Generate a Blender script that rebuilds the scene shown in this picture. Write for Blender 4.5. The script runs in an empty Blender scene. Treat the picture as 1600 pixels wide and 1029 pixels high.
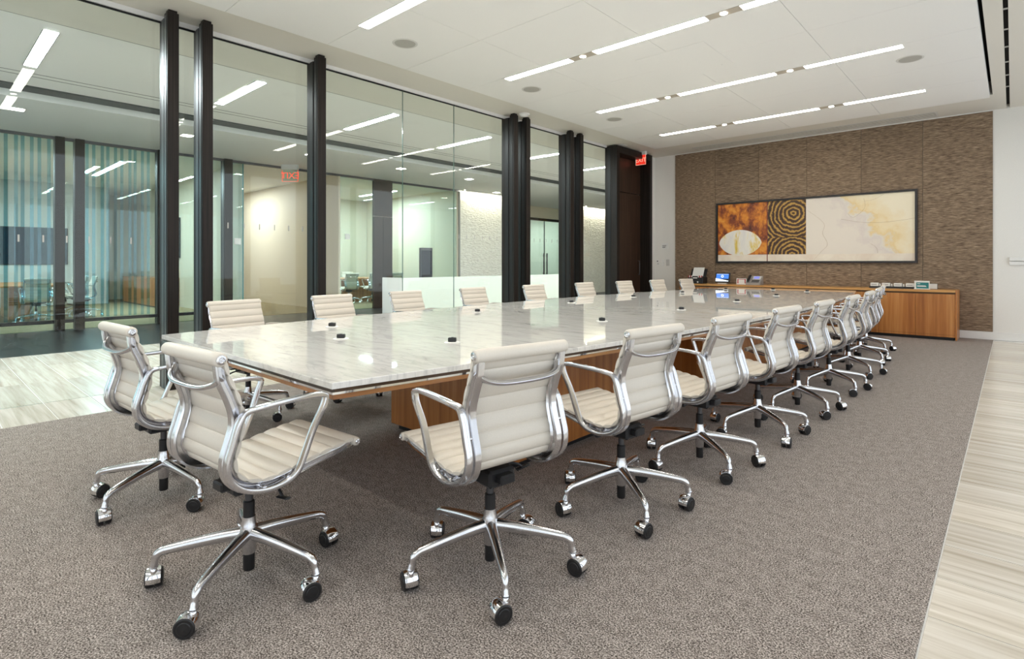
import bpy, math, random
from mathutils import Vector, Matrix
random.seed(7)
PI = math.pi
R = math.radians
S = bpy.context.scene
C = S.collection

# ---------------------------------------------------------------- camera, sky, exposure
cam_d = bpy.data.cameras.new('camera'); cam = bpy.data.objects.new('camera', cam_d); C.objects.link(cam)
cam_d.sensor_fit = 'HORIZONTAL'; cam_d.sensor_width = 36.0
cam_d.lens = 36.0 * 858.28 / 1600.0
cam_d.shift_y = -(514.5 - 411.0) / 1600.0
cam_d.clip_start = 0.05; cam_d.clip_end = 200
cam.location = (0, 0, 1.2); cam.rotation_euler = (R(90), 0, R(42.3374))
S.camera = cam
W = bpy.data.worlds.new('sky'); S.world = W; W.use_nodes = True
bgn = W.node_tree.nodes['Background']
bgn.inputs[0].default_value = (0.86, 0.93, 1.0, 1); bgn.inputs[1].default_value = 1.8
S.view_settings.view_transform = 'Standard'; S.view_settings.look = 'None'
S.view_settings.gamma = 1.0; S.view_settings.use_curve_mapping = False
S.view_settings.exposure = 0.0
LAMP = 28.0          # radiance of the linear ceiling lamps
try:
    S.cycles.max_bounces = 10; S.cycles.diffuse_bounces = 5; S.cycles.glossy_bounces = 5
    S.cycles.transparent_max_bounces = 24; S.cycles.sample_clamp_indirect = 6.0
    S.cycles.caustics_reflective = False; S.cycles.caustics_refractive = False
except Exception:
    pass

# ---------------------------------------------------------------- materials
def newmat(name):
    m = bpy.data.materials.new(name); m.use_nodes = True
    nt = m.node_tree; b = nt.nodes['Principled BSDF']
    return m, nt, b
def N(nt, t, **kw):
    n = nt.nodes.new(t)
    for k, v in kw.items():
        if k in n.inputs.keys() if hasattr(n.inputs, 'keys') else False: n.inputs[k].default_value = v
        else: setattr(n, k, v)
    return n
def L(nt, a, b): nt.links.new(a, b)
def ramp(nt, stops):
    r = nt.nodes.new('ShaderNodeValToRGB'); e = r.color_ramp.elements
    while len(e) < len(stops): e.new(0.5)
    for i, (p, c) in enumerate(stops):
        e[i].position = p; e[i].color = (c[0], c[1], c[2], 1)
    return r
def plain(name, col, rough=0.5, metal=0.0, bump=0.0, bscale=200, coat=0.0, spec=0.5, var=0.04):
    m, nt, b = newmat(name)
    tc = nt.nodes.new('ShaderNodeTexCoord')
    no = nt.nodes.new('ShaderNodeTexNoise'); no.inputs['Scale'].default_value = bscale; no.inputs['Detail'].default_value = 3
    L(nt, tc.outputs['Object'], no.inputs['Vector'])
    lo = [max(0, c * (1 - var)) for c in col]; hi = [min(1, c * (1 + var)) for c in col]
    r = ramp(nt, [(0.3, lo), (0.7, hi)]); L(nt, no.outputs[0], r.inputs[0]); L(nt, r.outputs[0], b.inputs['Base Color'])
    b.inputs['Roughness'].default_value = rough; b.inputs['Metallic'].default_value = metal
    b.inputs['Coat Weight'].default_value = coat; b.inputs['Coat Roughness'].default_value = 0.05
    b.inputs['Specular IOR Level'].default_value = spec
    if bump:
        bu = nt.nodes.new('ShaderNodeBump'); bu.inputs['Strength'].default_value = bump; bu.inputs['Distance'].default_value = 0.002
        L(nt, no.outputs[0], bu.inputs['Height']); L(nt, bu.outputs[0], b.inputs['Normal'])
    return m
def streak(name, stops, scale, rough=0.4, detail=6, bump=0.0, coat=0.0, rnd=True, coords='Object', distort=0.0, tone=0.0, spec=0.5):
    """stretched noise (grain); scale = per axis frequency"""
    m, nt, b = newmat(name)
    tc = nt.nodes.new('ShaderNodeTexCoord'); mp = nt.nodes.new('ShaderNodeMapping'); mp.inputs['Scale'].default_value = scale
    if rnd:
        oi = nt.nodes.new('ShaderNodeObjectInfo'); mu = nt.nodes.new('ShaderNodeVectorMath'); mu.operation = 'SCALE'
        cx = nt.nodes.new('ShaderNodeCombineXYZ')
        for i in range(3): L(nt, oi.outputs['Random'], cx.inputs[i])
        L(nt, cx.outputs[0], mu.inputs[0]); mu.inputs['Scale'].default_value = 37.0
        ad = nt.nodes.new('ShaderNodeVectorMath'); ad.operation = 'ADD'
        L(nt, tc.outputs[coords], ad.inputs[0]); L(nt, mu.outputs[0], ad.inputs[1]); L(nt, ad.outputs[0], mp.inputs['Vector'])
    else:
        L(nt, tc.outputs[coords], mp.inputs['Vector'])
    no = nt.nodes.new('ShaderNodeTexNoise'); no.inputs['Scale'].default_value = 1; no.inputs['Detail'].default_value = detail
    no.inputs['Roughness'].default_value = 0.62; no.inputs['Distortion'].default_value = distort
    L(nt, mp.outputs[0], no.inputs['Vector'])
    r = ramp(nt, stops); L(nt, no.outputs[0], r.inputs[0])
    col = r.outputs[0]
    if tone and rnd:
        hs = nt.nodes.new('ShaderNodeHueSaturation'); mr = nt.nodes.new('ShaderNodeMapRange')
        mr.inputs['To Min'].default_value = 1 - tone; mr.inputs['To Max'].default_value = 1 + tone
        L(nt, oi.outputs['Random'], mr.inputs['Value']); L(nt, mr.outputs[0], hs.inputs['Value']); L(nt, col, hs.inputs['Color']); col = hs.outputs[0]
    L(nt, col, b.inputs['Base Color'])
    b.inputs['Roughness'].default_value = rough; b.inputs['Coat Weight'].default_value = coat; b.inputs['Coat Roughness'].default_value = 0.03; b.inputs['Specular IOR Level'].default_value = spec
    if bump:
        bu = nt.nodes.new('ShaderNodeBump'); bu.inputs['Strength'].default_value = bump; bu.inputs['Distance'].default_value = 0.003
        L(nt, no.outputs[0], bu.inputs['Height']); L(nt, bu.outputs[0], b.inputs['Normal'])
    return m
def emit(name, col, strength):
    m, nt, b = newmat(name)
    tc = nt.nodes.new('ShaderNodeTexCoord'); no = nt.nodes.new('ShaderNodeTexNoise'); no.inputs['Scale'].default_value = 3
    L(nt, tc.outputs['Object'], no.inputs['Vector'])
    r = ramp(nt, [(0.3, [c * 0.97 for c in col]), (0.7, col)]); L(nt, no.outputs[0], r.inputs[0])
    b.inputs['Base Color'].default_value = (col[0] * 0.6, col[1] * 0.6, col[2] * 0.6, 1)
    L(nt, r.outputs[0], b.inputs['Emission Color']); b.inputs['Emission Strength'].default_value = strength
    return m
def glass(name, tint, f0=0.04):
    m = bpy.data.materials.new(name); m.use_nodes = True; nt = m.node_tree
    for n in list(nt.nodes): nt.nodes.remove(n)
    out = nt.nodes.new('ShaderNodeOutputMaterial'); mix = nt.nodes.new('ShaderNodeMixShader')
    tr = nt.nodes.new('ShaderNodeBsdfTransparent'); tr.inputs[0].default_value = (*tint, 1)
    gl = nt.nodes.new('ShaderNodeBsdfGlossy'); gl.inputs['Roughness'].default_value = 0.0; gl.inputs[0].default_value = (0.97, 1, 0.98, 1)
    lw = nt.nodes.new('ShaderNodeLayerWeight'); lw.inputs[0].default_value = 0.5
    pw = nt.nodes.new('ShaderNodeMath'); pw.operation = 'POWER'; pw.inputs[1].default_value = 5; L(nt, lw.outputs['Facing'], pw.inputs[0])
    ma = nt.nodes.new('ShaderNodeMath'); ma.operation = 'MULTIPLY_ADD'; ma.inputs[1].default_value = 1 - f0; ma.inputs[2].default_value = f0
    L(nt, pw.outputs[0], ma.inputs[0]); L(nt, ma.outputs[0], mix.inputs[0]); L(nt, tr.outputs[0], mix.inputs[1]); L(nt, gl.outputs[0], mix.inputs[2])
    L(nt, mix.outputs[0], out.inputs[0])
    return m
def carpet_mat(name, cols, scale=170, big=1.2):
    m, nt, b = newmat(name)
    tc = nt.nodes.new('ShaderNodeTexCoord')
    a = nt.nodes.new('ShaderNodeTexNoise'); a.inputs['Scale'].default_value = scale; a.inputs['Detail'].default_value = 1.5; a.inputs['Roughness'].default_value = 0.8
    L(nt, tc.outputs['Object'], a.inputs['Vector'])
    a2 = nt.nodes.new('ShaderNodeTexNoise'); a2.inputs['Scale'].default_value = scale * 0.12; a2.inputs['Detail'].default_value = 4
    L(nt, tc.outputs['Object'], a2.inputs['Vector'])
    ad = nt.nodes.new('ShaderNodeMath'); ad.operation = 'MULTIPLY_ADD'; ad.inputs[1].default_value = 0.14; L(nt, a2.outputs[0], ad.inputs[0])
    sb_ = nt.nodes.new('ShaderNodeMath'); sb_.operation = 'SUBTRACT'; sb_.inputs[1].default_value = 0.07; L(nt, a.outputs[0], sb_.inputs[0]); L(nt, sb_.outputs[0], ad.inputs[2])
    r = ramp(nt, cols); L(nt, ad.outputs[0], r.inputs[0]); L(nt, r.outputs[0], b.inputs['Base Color'])
    b.inputs['Roughness'].default_value = 0.95; b.inputs['Specular IOR Level'].default_value = 0.1
    bu = nt.nodes.new('ShaderNodeBump'); bu.inputs['Strength'].default_value = 0.12; bu.inputs['Distance'].default_value = 0.002
    L(nt, a.outputs[0], bu.inputs['Height']); L(nt, bu.outputs[0], b.inputs['Normal'])
    return m
def marble_mat():
    m, nt, b = newmat('white_marble')
    tc = nt.nodes.new('ShaderNodeTexCoord'); mp = nt.nodes.new('ShaderNodeMapping')
    mp.inputs['Rotation'].default_value = (0, 0, R(38)); mp.inputs['Scale'].default_value = (3.2, 15.0, 3)
    L(nt, tc.outputs['Object'], mp.inputs['Vector'])
    n1 = nt.nodes.new('ShaderNodeTexNoise'); n1.inputs['Scale'].default_value = 1.0; n1.inputs['Detail'].default_value = 9; n1.inputs['Roughness'].default_value = 0.68; n1.inputs['Distortion'].default_value = 0.8
    L(nt, mp.outputs[0], n1.inputs['Vector'])
    r1 = ramp(nt, [(0.28, (0.50, 0.49, 0.47)), (0.40, (0.77, 0.755, 0.72)), (0.52, (0.88, 0.86, 0.82)), (0.75, (0.92, 0.905, 0.87))])
    L(nt, n1.outputs[0], r1.inputs[0])
    n2 = nt.nodes.new('ShaderNodeTexNoise'); n2.inputs['Scale'].default_value = 2.6; n2.inputs['Detail'].default_value = 6; n2.inputs['Distortion'].default_value = 1.5
    mp2 = nt.nodes.new('ShaderNodeMapping'); mp2.inputs['Rotation'].default_value = (0, 0, R(30)); mp2.inputs['Scale'].default_value = (0.7, 2.4, 1)
    L(nt, tc.outputs['Object'], mp2.inputs['Vector']); L(nt, mp2.outputs[0], n2.inputs['Vector'])
    r2 = ramp(nt, [(0.47, (1, 1, 1)), (0.495, (0.62, 0.63, 0.66)), (0.52, (1, 1, 1))]); L(nt, n2.outputs[0], r2.inputs[0])
    mx = nt.nodes.new('ShaderNodeMixRGB'); mx.blend_type = 'MULTIPLY'; mx.inputs[0].default_value = 0.35
    L(nt, r1.outputs[0], mx.inputs[1]); L(nt, r2.outputs[0], mx.inputs[2]); L(nt, mx.outputs[0], b.inputs['Base Color'])
    b.inputs['Roughness'].default_value = 0.03; b.inputs['Specular IOR Level'].default_value = 0.55
    b.inputs['Coat Weight'].default_value = 0.3; b.inputs['Coat Roughness'].default_value = 0.015
    return m
def stone_rough_mat():
    m, nt, b = newmat('split_face_stone')
    tc = nt.nodes.new('ShaderNodeTexCoord'); mp = nt.nodes.new('ShaderNodeMapping'); mp.inputs['Scale'].default_value = (9, 9, 26)
    L(nt, tc.outputs['Object'], mp.inputs['Vector'])
    n1 = nt.nodes.new('ShaderNodeTexNoise'); n1.inputs['Scale'].default_value = 1; n1.inputs['Detail'].default_value = 5
    L(nt, mp.outputs[0], n1.inputs['Vector'])
    r1 = ramp(nt, [(0.3, (0.74, 0.71, 0.62)), (0.7, (0.88, 0.855, 0.77))]); L(nt, n1.outputs[0], r1.inputs[0]); L(nt, r1.outputs[0], b.inputs['Base Color'])
    bu = nt.nodes.new('ShaderNodeBump'); bu.inputs['Strength'].default_value = 1.0; bu.inputs['Distance'].default_value = 0.04
    L(nt, n1.outputs[0], bu.inputs['Height']); L(nt, bu.outputs[0], b.inputs['Normal']); b.inputs['Roughness'].default_value = 0.8
    return m

M = {}
M['carpet'] = carpet_mat('grey_brown_carpet', [(0.36, (0.056, 0.046, 0.040)), (0.5, (0.265, 0.228, 0.202)), (0.64, (0.62, 0.55, 0.505))], 175)
M['carpet_far'] = carpet_mat('beige_carpet', [(0.3, (0.20, 0.16, 0.09)), (0.7, (0.40, 0.33, 0.21))], 60)
M['stone'] = streak('vein_cut_limestone', [(0.26, (0.42, 0.36, 0.28)), (0.42, (0.58, 0.52, 0.43)), (0.56, (0.69, 0.635, 0.55)), (0.74, (0.78, 0.74, 0.67))], (0.9, 20, 5), rough=0.22, detail=7, tone=0.10, distort=0.35)
M['grout'] = plain('white_grout', (0.78, 0.77, 0.74), 0.8)
M['darkfloor'] = streak('dark_timber_floor', [(0.3, (0.010, 0.010, 0.011)), (0.7, (0.036, 0.033, 0.030))], (1.5, 18, 4), rough=0.3, rnd=False)
M['marble'] = marble_mat()
M['wood'] = streak('cherry_veneer', [(0.28, (0.28, 0.088, 0.020)), (0.5, (0.45, 0.170, 0.040)), (0.72, (0.60, 0.28, 0.085))], (16, 16, 0.55), rough=0.35, detail=4, coat=0.15, tone=0.05)
M['woodh'] = streak('cherry_edge', [(0.28, (0.46, 0.20, 0.05)), (0.72, (0.68, 0.37, 0.12))], (0.8, 14, 20), rough=0.35, detail=4, coat=0.15)
M['woody'] = streak('cherry_edge_long', [(0.28, (0.30, 0.115, 0.035)), (0.72, (0.50, 0.24, 0.085))], (14, 0.8, 20), rough=0.35, detail=4, coat=0.15)
M['wenge'] = streak('dark_stained_oak', [(0.3, (0.007, 0.0055, 0.0045)), (0.7, (0.026, 0.019, 0.015))], (60, 60, 1.2), rough=0.42, detail=5, bump=0.1, spec=0.22)
M['doorwood'] = streak('walnut_door', [(0.3, (0.020, 0.010, 0.006)), (0.7, (0.065, 0.035, 0.022))], (40, 40, 1.0), rough=0.4, detail=5, spec=0.25)
M['steel'] = plain('grey_anodised_strip', (0.11, 0.112, 0.118), 0.4, 0.8)
M['grass'] = streak('grasscloth', [(0.30, (0.050, 0.031, 0.018)), (0.45, (0.175, 0.117, 0.072)), (0.57, (0.29, 0.207, 0.135)), (0.72, (0.50, 0.385, 0.27))], (12, 12, 150), rough=0.8, detail=7, bump=0.4, tone=0.06)
M['paint'] = plain('warm_white_paint', (0.78, 0.76, 0.72), 0.6)
M['paint_wall'] = plain('white_wall_paint', (0.80, 0.78, 0.735), 0.6)
M['ceil'] = plain('ceiling_panel_white', (0.80, 0.785, 0.755), 0.65)
M['soffit'] = plain('soffit_paint', (0.66, 0.625, 0.555), 0.6)
M['cream_wall'] = plain('cream_wall_paint', (0.62, 0.56, 0.44), 0.6)
M['leather'] = plain('cream_leather', (0.725, 0.665, 0.575), 0.42, 0, 0.25, 350)
M['alu'] = plain('polished_aluminium', (0.72, 0.72, 0.74), 0.17, 1.0, var=0.01)
M['chrome'] = plain('chrome', (0.86, 0.86, 0.87), 0.05, 1.0, var=0.01)
M['black'] = plain('black_plastic', (0.012, 0.012, 0.013), 0.38)
M['blackm'] = plain('black_painted_steel', (0.02, 0.02, 0.022), 0.35, 0.3)
M['greytube'] = plain('dark_grey_gas_lift', (0.10, 0.10, 0.105), 0.3, 0.6)
M['void'] = plain('dark_slot', (0.006, 0.005, 0.005), 0.9)
M['reveal'] = plain('bronze_reveal', (0.09, 0.05, 0.025), 0.3, 0.5)
M['glass'] = glass('clear_glass', (0.955, 0.987, 0.975), 0.026)
M['glass_far'] = glass('tinted_far_glass', (0.83, 0.95, 0.95), 0.03)
M['glassedge'] = plain('glass_edge_green', (0.10, 0.16, 0.14), 0.2)
M['blind_refl'] = glass('blind_reflection_tint', (0.60, 0.81, 0.88), 0.06)  # teal tint painting the reflection of vertical window blinds
M['mark'] = plain('etched_mark', (0.55, 0.56, 0.52), 0.6)
M['lamp'] = emit('lamp_diffuser', (1.0, 0.94, 0.845), LAMP)
M['lampc'] = emit('corridor_lamp_diffuser', (0.92, 0.97, 1.0), LAMP * 6.0)
M['down'] = emit('downlight_lens', (1.0, 0.92, 0.78), 40.0)
M['ventback'] = plain('vent_shadow_grey', (0.24, 0.21, 0.165), 0.7)
M['farwood'] = plain('dark_brown_veneer', (0.035, 0.022, 0.016), 0.4, bscale=6, var=0.25)
M['cove'] = emit('cove_lens', (1.0, 0.93, 0.78), 85.0)
M['bronze'] = plain('black_bronze_strip', (0.022, 0.021, 0.020), 0.35, 0.3, spec=0.3)
M['recess_shade'] = plain('recess_shade_grey', (0.045, 0.05, 0.047), 0.6)  # shade of the ceiling slot put into the colour
M['plate'] = plain('taupe_metal_plate', (0.42, 0.37, 0.30), 0.5)
M['grille'] = plain('grey_speaker_grille', (0.40, 0.385, 0.345), 0.7, bump=0.4, bscale=900)
M['trimgrey'] = plain('light_grey_trim', (0.60, 0.585, 0.55), 0.5)
M['exit'] = emit('exit_red', (1.0, 0.04, 0.02), 0.75)
M['exitw'] = emit('exit_letter', (1.0, 0.62, 0.45), 0.7)
M['exitr'] = emit('exit_letter_red', (1.0, 0.06, 0.03), 2.0)
M['white'] = plain('white_plastic', (0.80, 0.79, 0.76), 0.4)
M['desk'] = plain('white_back_painted_glass', (0.72, 0.77, 0.70), 0.12)
M['splitstone'] = stone_rough_mat()
M['screen'] = emit('blue_screen', (0.05, 0.22, 0.85), 0.9)
M['screenw'] = emit('white_screen_part', (0.85, 0.92, 1.0), 0.9)
M['lcd'] = emit('phone_lcd', (0.25, 0.28, 0.80), 0.7)
M['teal'] = plain('teal_card', (0.02, 0.20, 0.20), 0.4)
M['red'] = plain('red_print', (0.45, 0.03, 0.03), 0.5)
M['paper'] = plain('white_paper', (0.78, 0.77, 0.73), 0.7)
M['tv'] = plain('dark_screen_glass', (0.012, 0.016, 0.03), 0.12)
M['blackglass'] = plain('black_frame', (0.012, 0.008, 0.007), 0.3)
M['phone_grey'] = plain('phone_grey', (0.32, 0.30, 0.28), 0.45)
M['plaster'] = plain('grey_plaster', (0.5, 0.5, 0.47), 0.7)
M['shade'] = plain('rear_ceiling', (0.76, 0.76, 0.73), 0.6)
M['artframe'] = plain('dark_art_frame', (0.010, 0.006, 0.006), 0.3)

# ---------------------------------------------------------------- mesh helpers
class MB:
    def __init__(s): s.v = []; s.f = []; s.sm = []
    def add(s, vs, fs, smooth=False):
        o = len(s.v); s.v += [tuple(v) for v in vs]; s.f += [tuple(i + o for i in f) for f in fs]; s.sm += [smooth] * len(fs); return s
    def box(s, x0, x1, y0, y1, z0, z1, b=0.0):
        if b <= 0:
            vs = [(x, y, z) for z in (z0, z1) for y in (y0, y1) for x in (x0, x1)]
            fs = [(0, 2, 3, 1), (4, 5, 7, 6), (0, 1, 5, 4), (2, 6, 7, 3), (0, 4, 6, 2), (1, 3, 7, 5)]
            return s.add(vs, fs)
        b = min(b, (x1 - x0) * .45, (y1 - y0) * .45, (z1 - z0) * .45)
        # chamfered box: 24 verts
        vs = []; idx = {}
        for sx in (0, 1):
            for sy in (0, 1):
                for sz in (0, 1):
                    X = (x0, x1)[sx]; Y = (y0, y1)[sy]; Z = (z0, z1)[sz]
                    bx = b if sx == 0 else -b; by = b if sy == 0 else -b; bz = b if sz == 0 else -b
                    idx[(sx, sy, sz, 'x')] = len(vs); vs.append((X, Y + by, Z + bz))
                    idx[(sx, sy, sz, 'y')] = len(vs); vs.append((X + bx, Y, Z + bz))
                    idx[(sx, sy, sz, 'z')] = len(vs); vs.append((X + bx, Y + by, Z))
        fs = []
        g = lambda a, b_, c, k: idx[(a, b_, c, k)]
        for q in (0, 1):
            fx = [g(q, 0, 0, 'x'), g(q, 1, 0, 'x'), g(q, 1, 1, 'x'), g(q, 0, 1, 'x')]
            fy = [g(0, q, 0, 'y'), g(1, q, 0, 'y'), g(1, q, 1, 'y'), g(0, q, 1, 'y')]
            fz = [g(0, 0, q, 'z'), g(1, 0, q, 'z'), g(1, 1, q, 'z'), g(0, 1, q, 'z')]
            fs += [fx if q else fx[::-1], fy[::-1] if q else fy, fz if q else fz[::-1]]
        for a in (0, 1):
            for c in (0, 1):
                fs.append([g(a, c, 0, 'x'), g(a, c, 1, 'x'), g(a, c, 1, 'y'), g(a, c, 0, 'y')])
                fs.append([g(a, 0, c, 'x'), g(a, 1, c, 'x'), g(a, 1, c, 'z'), g(a, 0, c, 'z')])
                fs.append([g(0, a, c, 'y'), g(1, a, c, 'y'), g(1, a, c, 'z'), g(0, a, c, 'z')])
        for a in (0, 1):
            for c in (0, 1):
                for d in (0, 1): fs.append([g(a, c, d, 'x'), g(a, c, d, 'y'), g(a, c, d, 'z')])
        return s.add(vs, fs)
    def lathe(s, prof, c=(0, 0, 0), axis='z', n=24, smooth=True, caps=True):
        vs = []; fs = []; k = len(prof)
        for i in range(n):
            a = 2 * PI * i / n; ca, sa = math.cos(a), math.sin(a)
            for r, h in prof:
                p = (r * ca, r * sa, h)
                if axis == 'x': p = (p[2], p[0], p[1])
                elif axis == 'y': p = (p[1], p[2], p[0])
                vs.append((p[0] + c[0], p[1] + c[1], p[2] + c[2]))
        for i in range(n):
            j = (i + 1) % n
            for q in range(k - 1): fs.append((i * k + q, j * k + q, j * k + q + 1, i * k + q + 1))
        s.add(vs, fs, smooth)
        if caps:
            o = len(s.v) - n * k
            for q, rev in ((0, True), (k - 1, False)):
                if prof[q][0] > 1e-6:
                    f = [o + i * k + q for i in range(n)]
                    s.f.append(tuple(f[::-1] if rev else f)); s.sm.append(False)
        return s
    def cyl(s, c, r, h, axis='z', n=24, r2=None, b=0.0):
        r2 = r if r2 is None else r2
        if b: return s.lathe([(r - b, 0), (r, b), (r2, h - b), (r2 - b, h)], c, axis, n)
        return s.lathe([(r, 0), (r2, h)], c, axis, n)
    def sweep(s, pts, sec, scale=None, closed=False, up=Vector((1, 0, 0)), smooth=True, caps=True):
        """sweep 2D section (list of (a,b)) along pts; a along the 'up' axis kept, b along normal"""
        pts = [Vector(p) for p in pts]; n = len(pts); k = len(sec); vs = []; fs = []
        for i, p in enumerate(pts):
            if closed: t = pts[(i + 1) % n] - pts[i - 1]
            else: t = pts[min(i + 1, n - 1)] - pts[max(i - 1, 0)]
            t.normalize(); u = (up - t * up.dot(t)).normalized(); w = t.cross(u)
            sc = scale[i] if scale else (1, 1)
            if not isinstance(sc, tuple): sc = (sc, sc)
            for a, b in sec: vs.append(p + u * (a * sc[0]) + w * (b * sc[1]))
        m = n if closed else n - 1
        for i in range(m):
            j = (i + 1) % n
            for q in range(k): fs.append((i * k + q, i * k + (q + 1) % k, j * k + (q + 1) % k, j * k + q))
        if not closed and caps:
            fs.append(tuple(range(k))[::-1]); fs.append(tuple((n - 1) * k + q for q in range(k)))
        return s.add(vs, fs, smooth)
    def prism(s, poly, z0, z1):
        n = len(poly); vs = [(x, y, z0) for x, y in poly] + [(x, y, z1) for x, y in poly]
        fs = [tuple(range(n))[::-1], tuple(range(n, 2 * n))] + [(i, (i + 1) % n, n + (i + 1) % n, n + i) for i in range(n)]
        return s.add(vs, fs)
    def mesh(s, name, mat, sharp=35):
        me = bpy.data.meshes.new(name); me.from_pydata(s.v, [], s.f)
        me.polygons.foreach_set('use_smooth', s.sm); me.update()
        if any(s.sm):
            try: me.set_sharp_from_angle(angle=R(sharp))
            except Exception: pass
        if mat is not None: me.materials.append(M[mat] if isinstance(mat, str) else mat)
        return me
def circ(rx, ry=None, n=10):
    ry = ry or rx
    return [(rx * math.cos(2 * PI * i / n), ry * math.sin(2 * PI * i / n)) for i in range(n)]
def catmull(pts, per=6, closed=False):
    P = [Vector(p) for p in pts]; n = len(P); out = []
    rng = range(n) if closed else range(n - 1)
    for i in rng:
        if closed: a, b, c, d = P[i - 1], P[i], P[(i + 1) % n], P[(i + 2) % n]
        else: a, b, c, d = P[max(i - 1, 0)], P[i], P[i + 1], P[min(i + 2, n - 1)]
        for q in range(per):
            t = q / per
            out.append(0.5 * ((2 * b) + (c - a) * t + (2 * a - 5 * b + 4 * c - d) * t * t + (3 * b - a - 3 * c + d) * t ** 3))
    if not closed: out.append(P[-1])
    return out
def link(name, me, parent=None, loc=None, rot=None):
    o = bpy.data.objects.new(name, me); C.objects.link(o)
    if parent is not None: o.parent = parent
    if loc is not None: o.location = loc
    if rot is not None: o.rotation_euler = rot
    return o
def obj(name, mb, mat, parent=None, loc=None, rot=None, sharp=35):
    return link(name, mb.mesh(name, mat, sharp), parent, loc, rot)
def thing(name, label, cat, loc=(0, 0, 0), rz=0.0, group=None):
    o = bpy.data.objects.new(name, None); C.objects.link(o); o.location = loc; o.rotation_euler = (0, 0, rz); o.empty_display_size = 0.1
    o['label'] = label; o['category'] = cat
    if group: o['group'] = group
    return o
def tag(o, label, cat, group=None):
    o['label'] = label; o['category'] = cat
    if group: o['group'] = group
    return o
def struct(o, label, cat):
    o['kind'] = 'structure'; o['label'] = label; o['category'] = cat; return o
def bx(*a, **k): return MB().box(*a, **k)
def text_mesh(body, size, mat, extrude=0.002, mirror=False):
    cu = bpy.data.curves.new('lettering', 'FONT'); cu.body = body; cu.size = size; cu.extrude = extrude
    cu.align_x = 'CENTER'; cu.align_y = 'CENTER'
    o = bpy.data.objects.new('lettering', cu); C.objects.link(o)
    dg = bpy.context.evaluated_depsgraph_get(); me = bpy.data.meshes.new_from_object(o.evaluated_get(dg))
    bpy.data.objects.remove(o); bpy.data.curves.remove(cu)
    me.name = 'lettering'; me.materials.clear(); me.materials.append(M[mat]); return me

# ---------------------------------------------------------------- room shell
GX = -6.15            # glass wall
FY = 11.446           # far wall
CL, CR = -5.42, -0.22  # carpet edges
ZS = 3.60             # soffit
ZC = 3.56             # ceiling cloud
YB = -3.2             # wall behind
XR = 1.5              # window wall on the right
FX = -12.6            # office front across the lobby
YE = 22.0

floor = struct(obj('floor', MB().box(-9.45, XR, YB, YE, -0.12, -0.0035), 'grout'), 'pale stone floor framing the grey carpet and running through the glass wall', 'floor')
obj('carpet', bx(CL, CR, YB, FY, -0.0034, 0.0), 'carpet', floor)['label'] = 'grey brown flecked carpet inset in stone'
P = 0.32; g = 0.006
y0 = 0.78 - P * 3
for (xa, xb, ya, yb, off) in ((-9.45, -8.36, y0, 12.9, 0), (-8.36, -7.26, y0, 12.9, 0), (-7.26, -6.16, y0, 12.9, 0)):
    me = bx(0, xb - xa - g, 0, P - g, -0.0034, -0.0008, b=0.0008).mesh('stone_slab', 'stone')
    n = int((yb - ya) / P)
    for i in range(n): link('stone_slab', me, floor, (xa, ya + i * P, 0))
me = bx(0, CL - GX - g, 0, P - g, -0.0034, -0.0008, b=0.0008).mesh('stone_slab', 'stone')
for i in range(int((FY - y0) / P)): link('stone_slab', me, floor, (GX, y0 + i * P, 0))
me = bx(0, XR - CR - g, 0, P - g, -0.0034, -0.0008, b=0.0008).mesh('stone_slab', 'stone')
yr = 2.34 - P * 6
for i in range(int((FY - yr) / P)): link('stone_slab', me, floor, (CR + g, yr + i * P, 0))
obj('stone_field', bx(-9.45, GX - .01, y0 + int((12.9 - y0) / P) * P, YE, -0.0034, -0.0008), 'stone', floor)

far_floor = struct(obj('floor_lobby', bx(-22, -9.452, -4, YE, -0.12, -0.002), 'darkfloor'), 'dark floor of the lobby beyond the stone corridor', 'floor')
obj('carpet', bx(-22, FX - .05, -4, 11.4, -0.0015, 0.006), 'carpet_far', far_floor)['label'] = 'beige carpet of the rooms across the lobby'

# ceiling: upper slab, soffit ring, panels
ceil = struct(obj('ceiling', bx(GX - 0.02, XR, YB, FY, 3.80, 3.9), 'void'), 'white panelled ceiling cloud within a taupe soffit', 'ceiling')
X0, X1, Y1c = -5.469, -0.238, 10.39
obj('soffit', bx(GX - 0.02, X0 - .004, YB, FY, ZS, 3.8), 'soffit', ceil)
obj('soffit', bx(X0 - .004, X1 + .03, Y1c + .004, FY, ZS, 3.8), 'soffit', ceil)
obj('soffit', bx(X1 + .03, -0.068, YB, FY, ZS, 3.8), 'soffit', ceil)
obj('soffit', bx(-0.03, XR, YB, FY, ZS, 3.8), 'soffit', ceil)
nx = 4; pw = (X1 - X0) / nx; ph = 1.04; sg = 0.0035
yrow = [Y1c] + [10.32 - ph * i for i in range(13)]
yrow = [YB + .01] + sorted(y for y in yrow if y > YB + .2)
for j in range(len(yrow) - 1):
    h_ = yrow[j + 1] - yrow[j] - sg
    me = bx(0, pw - sg, 0, h_, 0, 0.03).mesh('ceiling_panel', 'ceil')
    for i in range(nx): link('ceiling_panel', me, ceil, (X0 + i * pw, yrow[j], ZC))
obj('panel_backing', bx(X0, X1, YB + .01, Y1c, ZC + .0305, ZC + .05), 'plaster', ceil)
for i in range(16):
    obj('slot_blade', bx(-0.066, -0.032, 0, 0.006, 3.605, 3.62), 'trimgrey', ceil, (0, 0.8 + i * .62, 0))
obj('slot_void', bx(-0.068, -0.03, YB, FY, 3.66, 3.7), 'void', ceil)

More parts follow.
